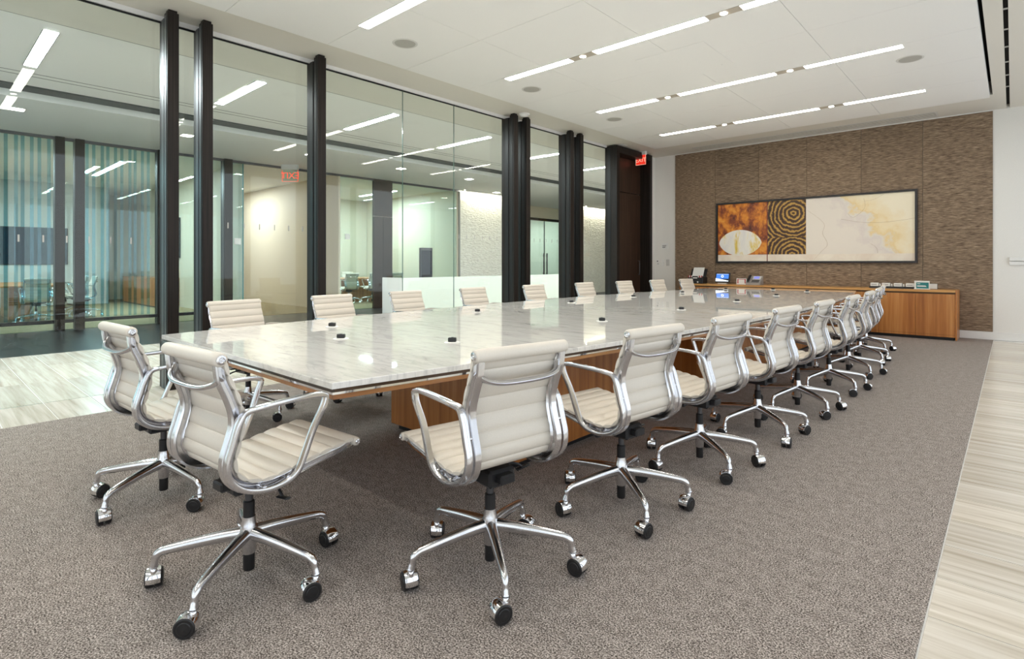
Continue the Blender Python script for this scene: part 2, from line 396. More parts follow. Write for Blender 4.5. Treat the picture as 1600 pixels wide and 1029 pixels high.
wf = struct(obj('wall_far', bx(-6.2, XR, FY, FY + .2, 0, 3.8), 'paint_wall'), 'far white wall with a brown grasscloth feature panel', 'wall')
pa, pb = -5.523, -0.225; wseam = [pa, -4.626, -3.748, -2.874, -1.992, -1.110, pb]
for i in range(6):
    obj('grasscloth_panel', bx(wseam[i] + .002, wseam[i + 1] - .002, FY - .022, FY - .0005, 0.125, 3.585, b=.003), 'grass', wf)
obj('panel_top_trim', bx(pa, pb, FY - .03, FY - .0005, 3.586, 3.599), 'white', wf)
bb = struct(obj('baseboard_far', bx(-6.12, XR, FY - .028, FY - .0004, 0.0, 0.122, b=.003), 'white'), 'white baseboard along the far wall', 'baseboard')
tr = struct(obj('trim_1', bx(-0.037, XR, FY - .04, FY - .001, 1.235, 1.289, b=.004), 'white'), 'white rail on the far wall beside the grasscloth', 'trim')
obj('rail_lower', bx(-0.037, XR, FY - .03, FY - .001, 1.170, 1.225, b=.004), 'white', tr)
wl2 = struct(obj('wall_left', bx(-6.2, -6.02, 11.06, FY - .001, 0, ZS), 'paint_wall'), 'short white wall between the wooden door and the far wall', 'wall')

# window wall on the right, wall behind: openings with mullions, daylight comes through them
wr = struct(obj('wall_right', MB().box(XR, XR + .15, YB, FY + .2, 3.35, 3.9).box(XR, XR + .15, YB, FY + .2, -0.1, 0.12), 'paint_wall'), 'window wall on the right with a low sill', 'wall')
for i in range(11):
    y = YB + i * 1.464
    obj('mullion', bx(XR, XR + .15, y - .05, y + .05, 0.12, 3.35), 'steel', wr)
wb = struct(obj('wall_back', MB().box(-6.2, XR + .15, YB - .15, YB, 3.35, 3.9).box(-6.2, XR + .15, YB - .15, YB, -0.1, 0.12).box(-6.2, -3.4, YB - .15, YB, 0.12, 3.35), 'paint_wall'), 'wall behind with tall windows', 'wall')
for i in range(5):
    x = -3.4 + i * 1.22
    obj('mullion', bx(x - .05, x + .05, YB - .15, YB, 0.12, 3.35), 'steel', wb)

# ---------------------------------------------------------------- glass partition
ws = struct(obj('wall_glass', MB().box(GX - .035, GX + .035, YB, 9.58, ZS - .045, ZS + .02), 'white'), 'full height clear glass wall towards the lobby', 'wall')
obj('head_channel', bx(GX - .012, GX + .012, YB, 9.58, ZS - .058, ZS - .045), 'void', ws)
PZ = ZS - .05
panes = [(YB, 1.655), (1.72, 1.955), (2.02, 3.17), (3.24, 4.530), (4.536, 5.459), (5.465, 6.52), (6.59, 6.82), (6.89, 8.04), (8.11, 8.34), (8.41, 9.60)]
for i, (a, b) in enumerate(panes):
    p = obj('glass_pane', bx(GX - .006, GX + .006, a, b, 0.0, PZ), 'glass', ws)
    if b - a < .5: continue
    ya, z_, st = (0.14, 1.41, .0835) if i == 0 else (a + .09, 1.60, .165)
    me = bx(-.0008, .0008, -.006, .006, -.03, .03).mesh('etched_mark', 'mark')
    if i in (0, 2, 5, 7, 9):
        y = ya
        while y < b - .03:
            link('etched_mark', me, p, (GX + .0075, y, z_)); y += st * (1 if i else 1.9)
for y in (4.533, 5.462): obj('joint', bx(GX - .0065, GX + .0065, y - .0028, y + .0028, 0, PZ), 'glassedge', ws)
def fin(y, w, label, xo=-5.878, xi=-6.162, ztop=3.575, strip='bronze'):
    t = thing('column', label, 'column', (GX, y, 0), 0, 'dark fins on the glass wall')
    obj('core', bx(xi - GX, xo - .10 - GX, .012, w - .012, 0, ztop - .03), 'wenge', t)
    obj('front_cladding', bx(xo - .098 - GX, xo - GX, 0, w, 0, ztop, b=.003), 'wenge', t)
    obj('metal_strip', bx(xo - .20 - GX, xo - .13 - GX, .004, .0119, 0, ztop - .03), strip, t)
    obj('metal_strip', bx(xo - .086 - GX, xo - .03 - GX, -.004, -.0001, 0, ztop - .03), strip, t)
    obj('cap', bx(xo - .088 - GX, xo - .012 - GX, .012, w - .012, ztop, ZS - .001), 'wenge', t)
    return t
fin(1.638, .097, 'dark wood column at the outer corner, next to the chair at the table end', strip='steel')
fin(1.940, .097, 'dark wood column partnering the outer one behind the first glass-side chair', strip='steel')
fin(3.155, .100, 'lone dark wood column standing without a partner between wide glass panes')
fin(6.502, .100, 'dark wood column of the middle pair, on the side of the wide panes')
fin(6.805, .100, 'dark wood column of the middle pair, on the side of the wooden door')
fin(8.022, .100, 'dark wood column of the pair by the door, on the side of the middle pair')
fin(8.322, .100, 'dark wood column of the pair by the door, on the door side')
# door portal
dr = struct(thing('door_1', 'tall dark walnut door within a deep portal by the far wall', 'door', (GX, 9.586, 0)), 'tall dark walnut door within a deep portal by the far wall', 'door')
xo = -5.878 - GX
obj('portal_jamb', bx(-.012, xo, 0, .105, 0, 3.575, b=.003), 'wenge', dr)
obj('metal_strip', bx(.05, .12, -.004, -.0001, 0, 3.54), 'bronze', dr)
obj('portal_jamb', bx(-.012, xo, 1.365, 1.465, 0, 3.575, b=.003), 'wenge', dr)
obj('portal_head', bx(-.012, xo, .106, 1.364, 3.44, 3.575, b=.003), 'wenge', dr)
obj('gap_light_block', bx(-.034, -.0205, .107, 1.363, 0, 3.439), 'void', dr)  # added dark board, stops lobby light showing through the transom gap
lf = obj('door_leaf', bx(-.02, .035, .112, 1.36, 0.008, 2.70, b=.002), 'doorwood', dr)
obj('handle', MB().sweep([(0.036, 1.25, .95), (.075, 1.25, .95), (.08, 1.25, 1.0), (.08, 1.25, 1.2), (.075, 1.25, 1.25), (.036, 1.25, 1.25)], circ(.010), up=Vector((0, 1, 0))), 'steel', lf)
obj('transom_panel', bx(-.02, .035, .112, 1.36, 2.715, 3.435, b=.002), 'doorwood', dr)

# ---------------------------------------------------------------- ceiling fixtures
def lamp(x0, x1, y, row, seg, z=ZC, mat='lamp', w=.115, nm='the meeting room ceiling'):
    lab = 'long recessed strip lamp, %s segment of the %s row %s' % (seg, row, nm)
    t = thing('strip_light', lab, 'ceiling light', ((x0 + x1) / 2, y, z), 0, 'recessed strip lamps')
    h = (x1 - x0) / 2; e = .006
    fr = MB().box(-h, h, -w / 2 - e, -w / 2, -.004, .0).box(-h, h, w / 2, w / 2 + e, -.004, .0).box(-h - e, -h, -w / 2 - e, w / 2 + e, -.004, .0).box(h, h + e, -w / 2 - e, w / 2 + e, -.004, .0)
    obj('frame', fr, 'trimgrey', t); obj('diffuser', bx(-h, h, -w / 2, w / 2, -.002, .0), mat, t)
    return t
def downl(x, y, row, where):
    t = thing('downlight', 'small round downlight in taupe plate, %s gap of the %s row' % (where, row), 'downlight', (x, y, ZC), 0, 'downlights between strip lamps')
    obj('plate', bx(-.155, .155, -.055, .055, -.003, 0, b=.001), 'plate', t)
    obj('lens', MB().cyl((0, 0, -.006), .034, .0029, n=20), 'down', t)
rows = [(-1.14, 'rearmost behind the table'), (0.98, 'second behind the table end'), (3.06, 'first over the table'), (5.18, 'second over the table'), (7.27, 'third over the table'), (9.35, 'row nearest the painting, fourth')]
for y, rn in rows:
    for (a, b, sn) in ((-4.80, -3.79, 'glass-side'), (-3.46, -2.18, 'middle'), (-1.85, -.88, 'window-side')):
        lamp(a, b, y, rn.replace('row nearest the painting, fourth', 'painting-side'), sn, nm='')
    for x, wn in ((-3.625, 'glass-side'), (-2.015, 'window-side')): downl(x, y, rn.replace('row nearest the painting, fourth', 'painting-side'), wn)
def speaker(x, y, label):
    t = thing('ceiling_speaker', label, 'speaker', (x, y, ZC), 0, 'round ceiling speakers')
    obj('rim', MB().lathe([(.112, -.004), (.132, -.004), (.135, 0), (.112, 0)], n=36, caps=False), 'trimgrey', t)
    obj('grille', MB().lathe([(.112, 0), (.110, -.005), (.0, -.007)], n=36), 'grille', t)
speaker(-4.825, 3.59, 'round grey ceiling speaker beside the glass wall, farthest from the painting')
speaker(-4.825, 5.69, 'round grey ceiling speaker beside the glass wall, middle of three')
speaker(-4.825, 7.79, 'round grey ceiling speaker beside the glass wall, closest to the painting')
speaker(-.875, 7.79, 'round grey ceiling speaker beside the black ceiling slot')
ap = tag(obj('access_panel', MB().box(-3.25, -2.43, 5.69, 6.65, ZC - .0035, ZC - .0002, b=.0012), 'ceil'), 'flush square access panel in the white ceiling', 'panel')
obj('latch', MB().cyl((-2.55, 6.5, ZC - .0045), .008, .001, n=12), 'trimgrey', ap)
sd = thing('smoke_detector', 'round white smoke detector on the soffit above the middle column pair', 'detector', (-5.80, 6.66, ZS))
obj('base', MB().lathe([(.085, 0), (.085, -.018), (.06, -.024)], n=30, caps=False), 'white', sd)
obj('sensor_head', MB().lathe([(.062, -.022), (.055, -.042), (.03, -.05), (0, -.05)], n=30, caps=False), 'white', sd)
sp = thing('sprinkler_cover', 'flat white rectangular cover on the soffit near the exit sign', 'cover', (-5.84, 9.75, ZS))
obj('plate', bx(-.05, .05, -.11, .11, -.012, 0, b=.004), 'white', sp); obj('slot', bx(-.01, .01, -.08, .08, -.0135, -.012), 'trimgrey', sp)
va = thing('air_vent', 'long slim taupe air vent in the soffit above the grasscloth wall', 'vent', (0, 0, ZS))
vf = MB().box(-4.92, -.885, 10.96, 10.985, -.006, 0).box(-4.92, -.885, 11.265, 11.29, -.006, 0).box(-4.92, -4.895, 10.985, 11.265, -.006, 0).box(-.91, -.885, 10.985, 11.265, -.006, 0)
obj('frame', vf, 'trimgrey', va)
obj('back', bx(-4.895, -.91, 10.985, 11.265, -.0015, -.0002), 'ventback', va)
for i in range(4): obj('blade', bx(-4.895, -.91, 11.02 + i * .062, 11.035 + i * .062, -.008, -.002), 'soffit', va)
ex = thing('exit_sign', 'red EXIT sign hanging from the soffit beside the wooden door', 'exit sign', (-5.92, 10.62, ZS))
obj('canopy', bx(-.13, .13, -.035, .035, -.075, -.0005, b=.006), 'white', ex)
pn = obj('panel', bx(-.12, .12, -.006, .006, -.285, -.0755, b=.002), 'exit', ex)
link('lettering', text_mesh('EXIT', .125, 'exitw'), pn, (0, -.0085, -.185), (R(90), 0, 0))
obj('border', MB().box(-.12, .12, -.0075, -.0062, -.285, -.277).box(-.12, -.112, -.0075, -.0062, -.277, -.0755).box(.112, .12, -.0075, -.0062, -.277, -.0755), 'exitw', pn)

# far wall fittings
wsn = tag(obj('wall_sign', bx(-5.865, -5.70, FY - .008, FY - .0005, 1.515, 1.65, b=.002), 'white'), 'small grey printed notice on the white wall above the switches', 'sign')
for k, z in enumerate((1.60, 1.575, 1.555)): obj('print_line', bx(-5.835, -5.74 - .012 * k, FY - .0092, FY - .0081, z - .006, z + .003), 'steel', wsn)
for k, (x, lab) in enumerate(((-5.94, 'white wall switch with a dark dial, next to the wooden door'), (-5.832, 'white wall switch with a round knob, middle of three plates'), (-5.705, 'blank pale switch plate next to the grasscloth'))):
    t = thing('switch_plate', lab, 'switch', (x, FY, 1.215), 0, 'switch plates')
    obj('plate', bx(-.04, .04, -.008, -.0005, -.072, .072, b=.003), 'white' if k < 2 else 'trimgrey', t)
    if k == 0: obj('dial', MB().cyl((-.012, -.016, .03), .013, .008, 'y', 14), 'black', t); obj('button', bx(-.02, .02, -.011, -.008, -.045, -.01, b=.001), 'trimgrey', t)
    elif k == 1: obj('knob', MB().cyl((.005, -.02, .012), .018, .012, 'y', 16), 'white', t)
    else: obj('rocker', bx(-.018, .018, -.011, -.008, -.035, .035, b=.001), 'trimgrey', t)

# ---------------------------------------------------------------- artwork
def art_mat(name, build):
    m, nt, b = newmat(name); tc = nt.nodes.new('ShaderNodeTexCoord'); build(nt, b, tc); b.inputs['Roughness'].default_value = 0.35; return m
def noise_art(stops, scale, detail=6, dist=1.0, stretch=(1, 1, 1)):
    def f(nt, b, tc):
        mp = nt.nodes.new('ShaderNodeMapping'); mp.inputs['Scale'].default_value = stretch
        L(nt, tc.outputs['Object'], mp.inputs['Vector'])
        n = nt.nodes.new('ShaderNodeTexNoise'); n.inputs['Scale'].default_value = scale; n.inputs['Detail'].default_value = detail; n.inputs['Distortion'].default_value = dist
        n.inputs['Roughness'].default_value = 0.65
        L(nt, mp.outputs[0], n.inputs['Vector']); r = ramp(nt, stops); L(nt, n.outputs[0], r.inputs[0]); L(nt, r.outputs[0], b.inputs['Base Color'])
    return f
def ring_art(cx, cz):
    def f(nt, b, tc):
        mp = nt.nodes.new('ShaderNodeMapping'); mp.inputs['Location'].default_value = (-cx, 0, -cz); mp.inputs['Scale'].default_value = (1, 0, 1)
        L(nt, tc.outputs['Object'], mp.inputs['Vector'])
        w = nt.nodes.new('ShaderNodeTexWave'); w.wave_type = 'RINGS'; w.rings_direction = 'SPHERICAL'; w.inputs['Scale'].default_value = 4.2
        w.inputs['Distortion'].default_value = 6.0; w.inputs['Detail'].default_value = 9; w.inputs['Detail Scale'].default_value = 1.6; w.inputs['Detail Roughness'].default_value = 0.7
        L(nt, mp.outputs[0], w.inputs['Vector'])
        r = ramp(nt, [(0.15, (0.040, 0.014, 0.004)), (0.55, (0.12, 0.050, 0.010)), (0.95, (0.50, 0.29, 0.06))]); L(nt, w.outputs[0], r.inputs[0]); L(nt, r.outputs[0], b.inputs['Base Color'])
    return f
M['art_or'] = art_mat('painted_amber', noise_art([(0.30, (0.04, 0.008, 0.004)), (0.43, (0.22, 0.045, 0.008)), (0.55, (0.62, 0.20, 0.015)), (0.72, (0.80, 0.42, 0.06))], 4.5, 10, 0.3, (1.3, 1, 0.9)))
M['art_r1'] = art_mat('painted_rings_upper', ring_art(-3.10, 2.15)); M['art_r2'] = art_mat('painted_rings_lower', ring_art(-3.12, 1.36))
def cream_art(nt, b, tc):
    sx = nt.nodes.new('ShaderNodeSeparateXYZ'); L(nt, tc.outputs['Object'], sx.inputs[0])
    n1 = nt.nodes.new('ShaderNodeTexNoise'); n1.inputs['Scale'].default_value = 3.2; n1.inputs['Detail'].default_value = 8; n1.inputs['Roughness'].default_value = 0.6
    L(nt, tc.outputs['Object'], n1.inputs['Vector'])
    m1 = nt.nodes.new('ShaderNodeMath'); m1.operation = 'MULTIPLY_ADD'; m1.inputs[1].default_value = 0.75; m1.inputs[2].default_value = 1.40 - 0.75 * 1.75; L(nt, sx.outputs[2], m1.inputs[0])
    m2 = nt.nodes.new('ShaderNodeMath'); m2.operation = 'ADD'; L(nt, sx.outputs[0], m2.inputs[0]); L(nt, m1.outputs[0], m2.inputs[1])
    m3 = nt.nodes.new('ShaderNodeMath'); m3.operation = 'MULTIPLY_ADD'; m3.inputs[1].default_value = 1.5; L(nt, n1.outputs[0], m3.inputs[0]); L(nt, m2.outputs[0], m3.inputs[2])
    r = ramp(nt, [(0.0, (0.76, 0.69, 0.60)), (0.22, (0.70, 0.62, 0.56)), (0.33, (0.74, 0.68, 0.60)), (0.45, (0.78, 0.60, 0.30)), (0.58, (0.82, 0.68, 0.43)), (0.95, (0.86, 0.77, 0.58))])
    L(nt, m3.outputs[0], r.inputs[0]); L(nt, r.outputs[0], b.inputs['Base Color'])
M['art_cr'] = art_mat('painted_cream', cream_art)
M['art_leaf'] = art_mat('painted_leaf', noise_art([(0.36, (0.72, 0.69, 0.66)), (0.52, (0.80, 0.76, 0.68)), (0.62, (0.72, 0.52, 0.06)), (0.8, (0.40, 0.22, 0.02))], 2.4, 6, 0.6, (1.6, 1, .7)))
M['art_strip'] = art_mat('painted_base_strip', noise_art([(0.3, (0.72, 0.60, 0.48)), (0.7, (0.84, 0.76, 0.64))], 3, 5, 0.4))
M['art_line'] = plain('painted_line', (0.16, 0.02, 0.015), 0.4)
M['art_sketch'] = plain('painted_sketch_line', (0.33, 0.19, 0.05), 0.5)
AX0, AX1, AZ0, AZ1 = -4.588, -1.177, 1.204, 2.448
art = thing('painting', 'long framed abstract painting in amber, brown and cream on grasscloth', 'painting', (0, FY - .0225, 0))
fw, fd = .035, .05
obj('frame', MB().box(AX0, AX1, -fd, 0, AZ1 - fw, AZ1).box(AX0, AX1, -fd, 0, AZ0, AZ0 + fw).box(AX0, AX0 + fw, -fd, 0, AZ0 + fw, AZ1 - fw).box(AX1 - fw, AX1, -fd, 0, AZ0 + fw, AZ1 - fw), 'artframe', art)
ix0, ix1, iz0, iz1 = AX0 + fw, AX1 - fw, AZ0 + fw, AZ1 - fw
xd1, xd2, zs = -3.575, -2.880, 1.372
cv = obj('canvas', bx(ix0, ix1, -.022, -.001, iz0, iz1), 'art_cr', art)
obj('amber_field', bx(ix0, xd1 - .008, -.026, -.0221, zs, iz1), 'art_or', cv)
zmid = 1.70
obj('ring_field', bx(xd1 + .008, xd2, -.026, -.0221, zmid, iz1), 'art_r1', cv)
obj('ring_field', bx(xd1 + .008, xd2, -.026, -.0221, zs, zmid), 'art_r2', cv)
obj('base_strip', bx(ix0, ix1, -.0245, -.0221, iz0, zs - .004), 'art_strip', cv)
obj('divider_line', bx(xd1 - .008, xd1 + .008, -.027, -.0221, iz0, iz1), 'art_line', cv)
def lens_poly(cx, cz, a, b_, n=48):
    return [(cx + a * math.copysign(abs(math.cos(t)) ** 1.0, math.cos(t)), cz + b_ * math.copysign(abs(math.sin(t)) ** 1.22, math.sin(t))) for t in [2 * PI * i / n for i in range(n)]]
lp = lens_poly(-4.105, 1.615, .42, .262)
mb = MB(); n = len(lp)
mb.add([(x, -.0262, z) for x, z in lp] + [(x, -.0285, z) for x, z in lp], [tuple(range(n, 2 * n))] + [(i, (i + 1) % n, n + (i + 1) % n, n + i) for i in range(n)])
obj('leaf_shape', mb, 'art_leaf', cv)
def sketch(pts, r=.004):
    obj('sketch_line', MB().sweep(catmull([(x, -.0225, z) for x, z in pts], 5), circ(r, r * .35, 5), up=Vector((0, 1, 0))), 'art_sketch', cv)
sketch([(-2.86, 2.20), (-2.65, 2.02), (-2.57, 1.9), (-2.60, 1.75), (-2.52, 1.55), (-2.62, 1.42), (-2.74, 1.27)], .0035)
sketch([(-2.3, 2.0), (-2.0, 1.93), (-1.7, 1.91), (-1.4, 1.935), (-1.22, 1.96)], .0045)
sketch([(-1.95, 2.35), (-1.93, 2.2), (-2.02, 2.08), (-2.12, 2.02), (-2.2, 2.1)], .003)
sketch([(-1.85, 1.55), (-1.76, 1.47), (-1.74, 1.38)], .003)
sketch([(-1.95, 2.30), (-1.8, 2.32), (-1.65, 2.4)], .0025)

# ---------------------------------------------------------------- sideboard and what stands on it
sb = thing('sideboard', 'long cherry wood sideboard with plain doors under the painting', 'sideboard', (0, 0, 0))
SX0, SX1, SY0, SY1, SZ = -5.145, -0.630, 10.853, 11.416, 0.78
obj('body', bx(SX0, SX1 - .02, SY0 + .022, SY1, .055, SZ - .036), 'wood', sb)
obj('plinth', bx(SX0 + .02, SX1 - .04, SY0 + .05, SY1 - .02, 0, .0549), 'black', sb)
obj('side_panel', bx(SX1 - .0198, SX1, SY0, SY1, 0.004, SZ - .0002, b=.002), 'wood', sb)
for i in range(9):
    a = SX1 - .02 - (i + 1) * .5; dme = obj('door', bx(a + .0025, a + .4975, SY0, SY0 + .0215, .05, SZ - .062, b=.0015), 'wood', sb)
    obj('base_groove', bx(a + .0025, a + .4975, SY0 - .0006, SY0 + .0002, .083, .086), 'reveal', dme)
obj('top', bx(SX0, -4.575, SY0 - .004, SY1, SZ - .0355, SZ, b=.002), 'woodh', sb)
obj('top', bx(-4.57, SX1 - .0205, SY0 - .004, SY1, SZ - .0355, SZ, b=.002), 'woodh', sb)
obj('shadow_rail', bx(SX0, SX1 - .021, SY0 + .012, SY0 + .0218, SZ - .0615, SZ - .036), 'reveal', sb)
# document organiser (black stand with white sheets)
t = thing('paper_stand', 'black desktop stand holding white sheets, red and white tabs below', 'stand', (-4.875, 11.12, SZ))
obj('body', bx(-.16, .16, -.12, .12, 0, .14, b=.012), 'black', t)
obj('back', MB().add([(-.165, .02, .14), (.165, .02, .14), (.165, .1, .30), (-.165, .1, .30), (-.165, .05, .14), (.165, .05, .14), (.165, .13, .30), (-.165, .13, .30)], [(0, 1, 2, 3), (7, 6, 5, 4), (0, 3, 7, 4), (1, 5, 6, 2), (3, 2, 6, 7), (0, 4, 5, 1)]), 'black', t)
obj('sheet_pile', MB().add([(-.115, -.005, .15), (.115, -.005, .15), (.115, .085, .33), (-.115, .085, .33), (-.115, .012, .15), (.115, .012, .15), (.115, .099, .33), (-.115, .099, .33)], [(0, 1, 2, 3), (7, 6, 5, 4), (0, 3, 7, 4), (1, 5, 6, 2), (3, 2, 6, 7), (0, 4, 5, 1)]), 'paper', t)
for k in range(4):
    for s in (-1, 1): obj('tab', bx(s * (.07 + k * .024) - .009, s * (.07 + k * .024) + .009, -.124, -.1201, .125, .165), 'red' if k % 2 else 'paper', t)
obj('tray_slot', bx(-.045, .045, -.124, -.1201, .105, .125), 'white', t)
for s in (-1, 1): obj('knob', MB().cyl((s * .055, -.1201, .03), .018, .012, 'y', 12), 'white', t)
# touch panel
t = thing('touch_panel', 'small tilted touch screen glowing blue on the sideboard', 'screen', (-4.35, 11.12, SZ), R(4))
obj('foot', bx(-.085, .085, -.05, .06, 0, .02, b=.006), 'trimgrey', t)
sc = obj('screen_housing', bx(-.145, .145, -.012, .022, 0, .20, b=.006), 'black', t, (0, -.01, .032), (R(-14), 0, 0))
obj('screen', bx(-.125, .118, -.0145, -.0122, .075, .172), 'screen', sc)
obj('screen_white_area', MB().add([(-.135, -.0145, .018), (.118, -.0145, .018), (.118, -.0145, .035), (-.135, -.0145, .085), (-.135, -.0122, .018), (.118, -.0122, .018), (.118, -.0122, .035), (-.135, -.0122, .085)], [(0, 1, 2, 3), (0, 4, 5, 1), (3, 2, 6, 7)]), 'screenw', sc)
obj('menu_line', bx(-.118, .112, -.0152, -.0146, .165, .170), 'screenw', sc)
obj('swirl', MB().lathe([(.014, 0), (.022, -.0006), (.028, 0)], (-.005, -.0146, .122), 'y', 18, caps=False), 'screenw', sc)
# card frame
t = thing('card_holder', 'small clear card holder with red edged card beside the telephone', 'card holder', (-3.965, 11.10, SZ))
obj('foot', bx(-.095, .095, -.03, .03, 0, .012, b=.003), 'white', t)
cd = obj('card', bx(-.095, .095, -.004, .004, .012, .12), 'paper', t)
for s in (-1, 1): obj('red_edge', bx(s * .07 - .01, s * .07 + .01, -.0055, -.0041, .02, .105), 'red', cd)
obj('red_edge', bx(-.08, .08, -.0055, -.0041, .098, .108), 'red', cd)
# telephone
t = thing('telephone', 'grey desk telephone with black handset and lit display', 'telephone', (-3.72, 11.11, SZ))
tb = MB().add([(-.135, -.10, 0), (.135, -.10, 0), (.135, .10, 0), (-.135, .10, 0), (-.135, -.10, .03), (.135, -.10, .03), (.135, .08, .17), (-.135, .08, .17)], [(3, 2, 1, 0), (4, 5, 6, 7), (0, 1, 5, 4), (1, 2, 6, 5), (2, 3, 7, 6), (3, 0, 4, 7)])
obj('base', tb, 'phone_grey', t)
fr = obj('face', bx(-.13, .13, -.105, .105, 0, .004), 'phone_grey', t, (0, -.01, .1015), (R(37.9), 0, 0))
obj('display_bezel', bx(-.035, .115, -.005, .095, .004, .010, b=.002), 'trimgrey', fr)
obj('display', bx(-.015, .085, .015, .082, .010, .0115), 'lcd', fr)
for i in range(5):
    for j in range(3): obj('key', bx(-.03 + i * .028, -.012 + i * .028, -.09 + j * .026, -.072 + j * .026, .004, .009), 'black', fr)
hs = MB().sweep(catmull([(-.095, -.10, .018), (-.095, -.085, .03), (-.095, -.03, .034), (-.095, .03, .034), (-.095, .085, .03), (-.095, .10, .018)], 4), circ(.026, .014, 10), up=Vector((1, 0, 0)))
obj('handset', hs, 'black', fr)
# desk name blocks / remotes tray
t = thing('label_tray', 'low black tray holding four pale printed blocks on the sideboard', 'tray', (-1.485, 11.13, SZ))
obj('tray', MB().box(-.33, .33, -.05, .05, 0, .012).box(-.33, .33, -.05, -.044, .012, .032).box(-.33, .33, .044, .05, .012, .032), 'black', t)
for k in range(4):
    bk = obj('block', bx(-.315 + k * .165, -.315 + k * .165 + .115, -.042, .042, .0125, .088, b=.006), 'paper', t)
    obj('print_line', bx(-.30 + k * .165, -.225 + k * .165, -.0432, -.0422, .055, .062), 'steel', bk)
    if k < 3: obj('divider', bx(-.186 + k * .165, -.170 + k * .165, -.040, .040, .0125, .075, b=.002), 'white', t)
t = thing('tabletop_sign', 'teal and white card in a clear stand at the sideboard end', 'sign', (-1.085, 11.06, SZ))
obj('foot', bx(-.105, .105, -.04, .04, 0, .006, b=.002), 'white', t)
cd = obj('card', bx(-.10, .10, -.004, .004, .006, .135), 'paper', t)
tl = obj('teal_print', bx(-.075, .088, -.0052, -.0041, .012, .108), 'teal', cd)
for k, (a, b, z) in enumerate(((-.062, -.022, .088), (-.062, .05, .056), (-.062, .058, .044))): obj('print_line', bx(a, b, -.0062, -.0053, z - .005, z + .004), 'white', cd)
t = thing('card_stack', 'small upright white cards in a dark holder behind the teal sign', 'cards', (-1.045, 11.18, SZ))
obj('holder', bx(-.15, .15, .02, .035, 0, .09, b=.002), 'steel', t)
obj('card', bx(-.145, .145, .0, .0195, 0.004, .085, b=.001), 'paper', t)

# ---------------------------------------------------------------- conference table
TY0, TY1, TXC = 1.093, 10.655, -2.985
TYM = (TY0 + TY1) / 2
def hw(y): return 1.415 - .36 * ((y - TYM) / (TYM - TY0)) ** 2
def outline(inset):
    n = 40; ys = [TY0 + inset + (TY1 - TY0 - 2 * inset) * i / n for i in range(n + 1)]
    return [(hw(y) - inset, y - TYM) for y in ys] + [(-(hw(y) - inset), y - TYM) for y in reversed(ys)]
tb = thing('conference_table', 'huge boat shaped white marble conference table on cherry wood plinths', 'table', (TXC, TYM, 0))
mt = MB(); o0 = outline(.002); o1 = outline(0)
nn = len(o0)
mt.add([(x, y, .7405) for x, y in o0] + [(x, y, .738) for x, y in o1] + [(x, y, .7155) for x, y in o1],
       [tuple(range(nn))] + [(nn + i, nn + (i + 1) % nn, (i + 1) % nn, i) for i in range(nn)] + [(2 * nn + i, 2 * nn + (i + 1) % nn, nn + (i + 1) % nn, nn + i) for i in range(nn)] + [tuple(range(2 * nn, 3 * nn))[::-1]])
obj('marble_top', mt, 'marble', tb)
obj('reveal', MB().prism(outline(.022), .702, .7152), 'reveal', tb)
obj('chrome_band', MB().prism(outline(.004), .6925, .7018), 'chrome', tb)
oa, ob = outline(.012), outline(.13)
mw = MB(); mw.add([(x, y, .6922) for x, y in oa] + [(x, y, .672) for x, y in oa] + [(x, y, .650) for x, y in ob],
       [(nn + i, nn + (i + 1) % nn, (i + 1) % nn, i) for i in range(nn)] + [(2 * nn + i, 2 * nn + (i + 1) % nn, nn + (i + 1) % nn, nn + i) for i in range(nn)] + [tuple(range(2 * nn, 3 * nn))[::-1]])
obj('wood_apron', mw, 'woody', tb)
for ya, yb in ((2.36, 4.15), (4.95, 6.80), (7.60, 9.39)):
    pd = obj('plinth', bx(-3.34 - TXC, -2.12 - TXC, ya - TYM, yb - TYM, .04, .655, b=.004), 'wood', tb)
    obj('toe_recess', bx(-3.30 - TXC, -2.16 - TXC, ya + .04 - TYM, yb - .04 - TYM, 0, .0399), 'black', pd)
for ya, yb in ((4.1501, 4.9499), (6.8001, 7.5999)):
    obj('spine_panel', bx(-3.30 - TXC, -2.45 - TXC, ya - TYM, yb - TYM, .04, .655), 'wood', tb)
mics = [(-3.633, 2.058), (-3.02, 1.77), (-2.40, 2.12), (-3.72, 3.60), (-2.40, 3.69), (-3.78, 5.17), (-2.41, 5.12), (-3.80, 6.61), (-2.44, 6.68), (-3.77, 8.05), (-2.46, 8.23), (-3.70, 9.60), (-3.05, 10.02), (-2.44, 9.72)]
mplate = MB().lathe([(0, 0), (.045, 0), (.047, .002), (.042, .0045), (0, .005)], n=28, caps=False).mesh('plate', 'white')
mbody = MB().box(-.024, .024, -.014, .014, .005, .030, b=.004).mesh('pod', 'black')
mcap = MB().cyl((0, 0, .0295), .008, .003, n=12).mesh('button', 'greytube')
for x, y in mics:
    if (x, y) == (-3.02, 1.77): lab = 'black microphone pod at the table end beside the two end chairs'
    elif (x, y) == (-3.05, 10.02): lab = 'black microphone pod at the table end facing the sideboard'
    else:
        side = sorted([q for q in mics if (q[0] < -3.2) == (x < -3.2) and not -3.2 < q[0] < -2.9], key=lambda q: -q[1])
        lab = 'black microphone pod on the %s side of the marble, %s from the sideboard' % ('glass-wall' if x < -3 else 'carpet-aisle', ('first', 'second', 'third', 'fourth', 'fifth', 'sixth')[side.index((x, y))])
    t = thing('microphone_pod', lab, 'microphone', (x, y, .7405), 0, 'microphone pods on the table')
    link('plate', mplate, t); pod = link('pod', mbody, t, None, (0, 0, R(42))); link('button', mcap, pod)

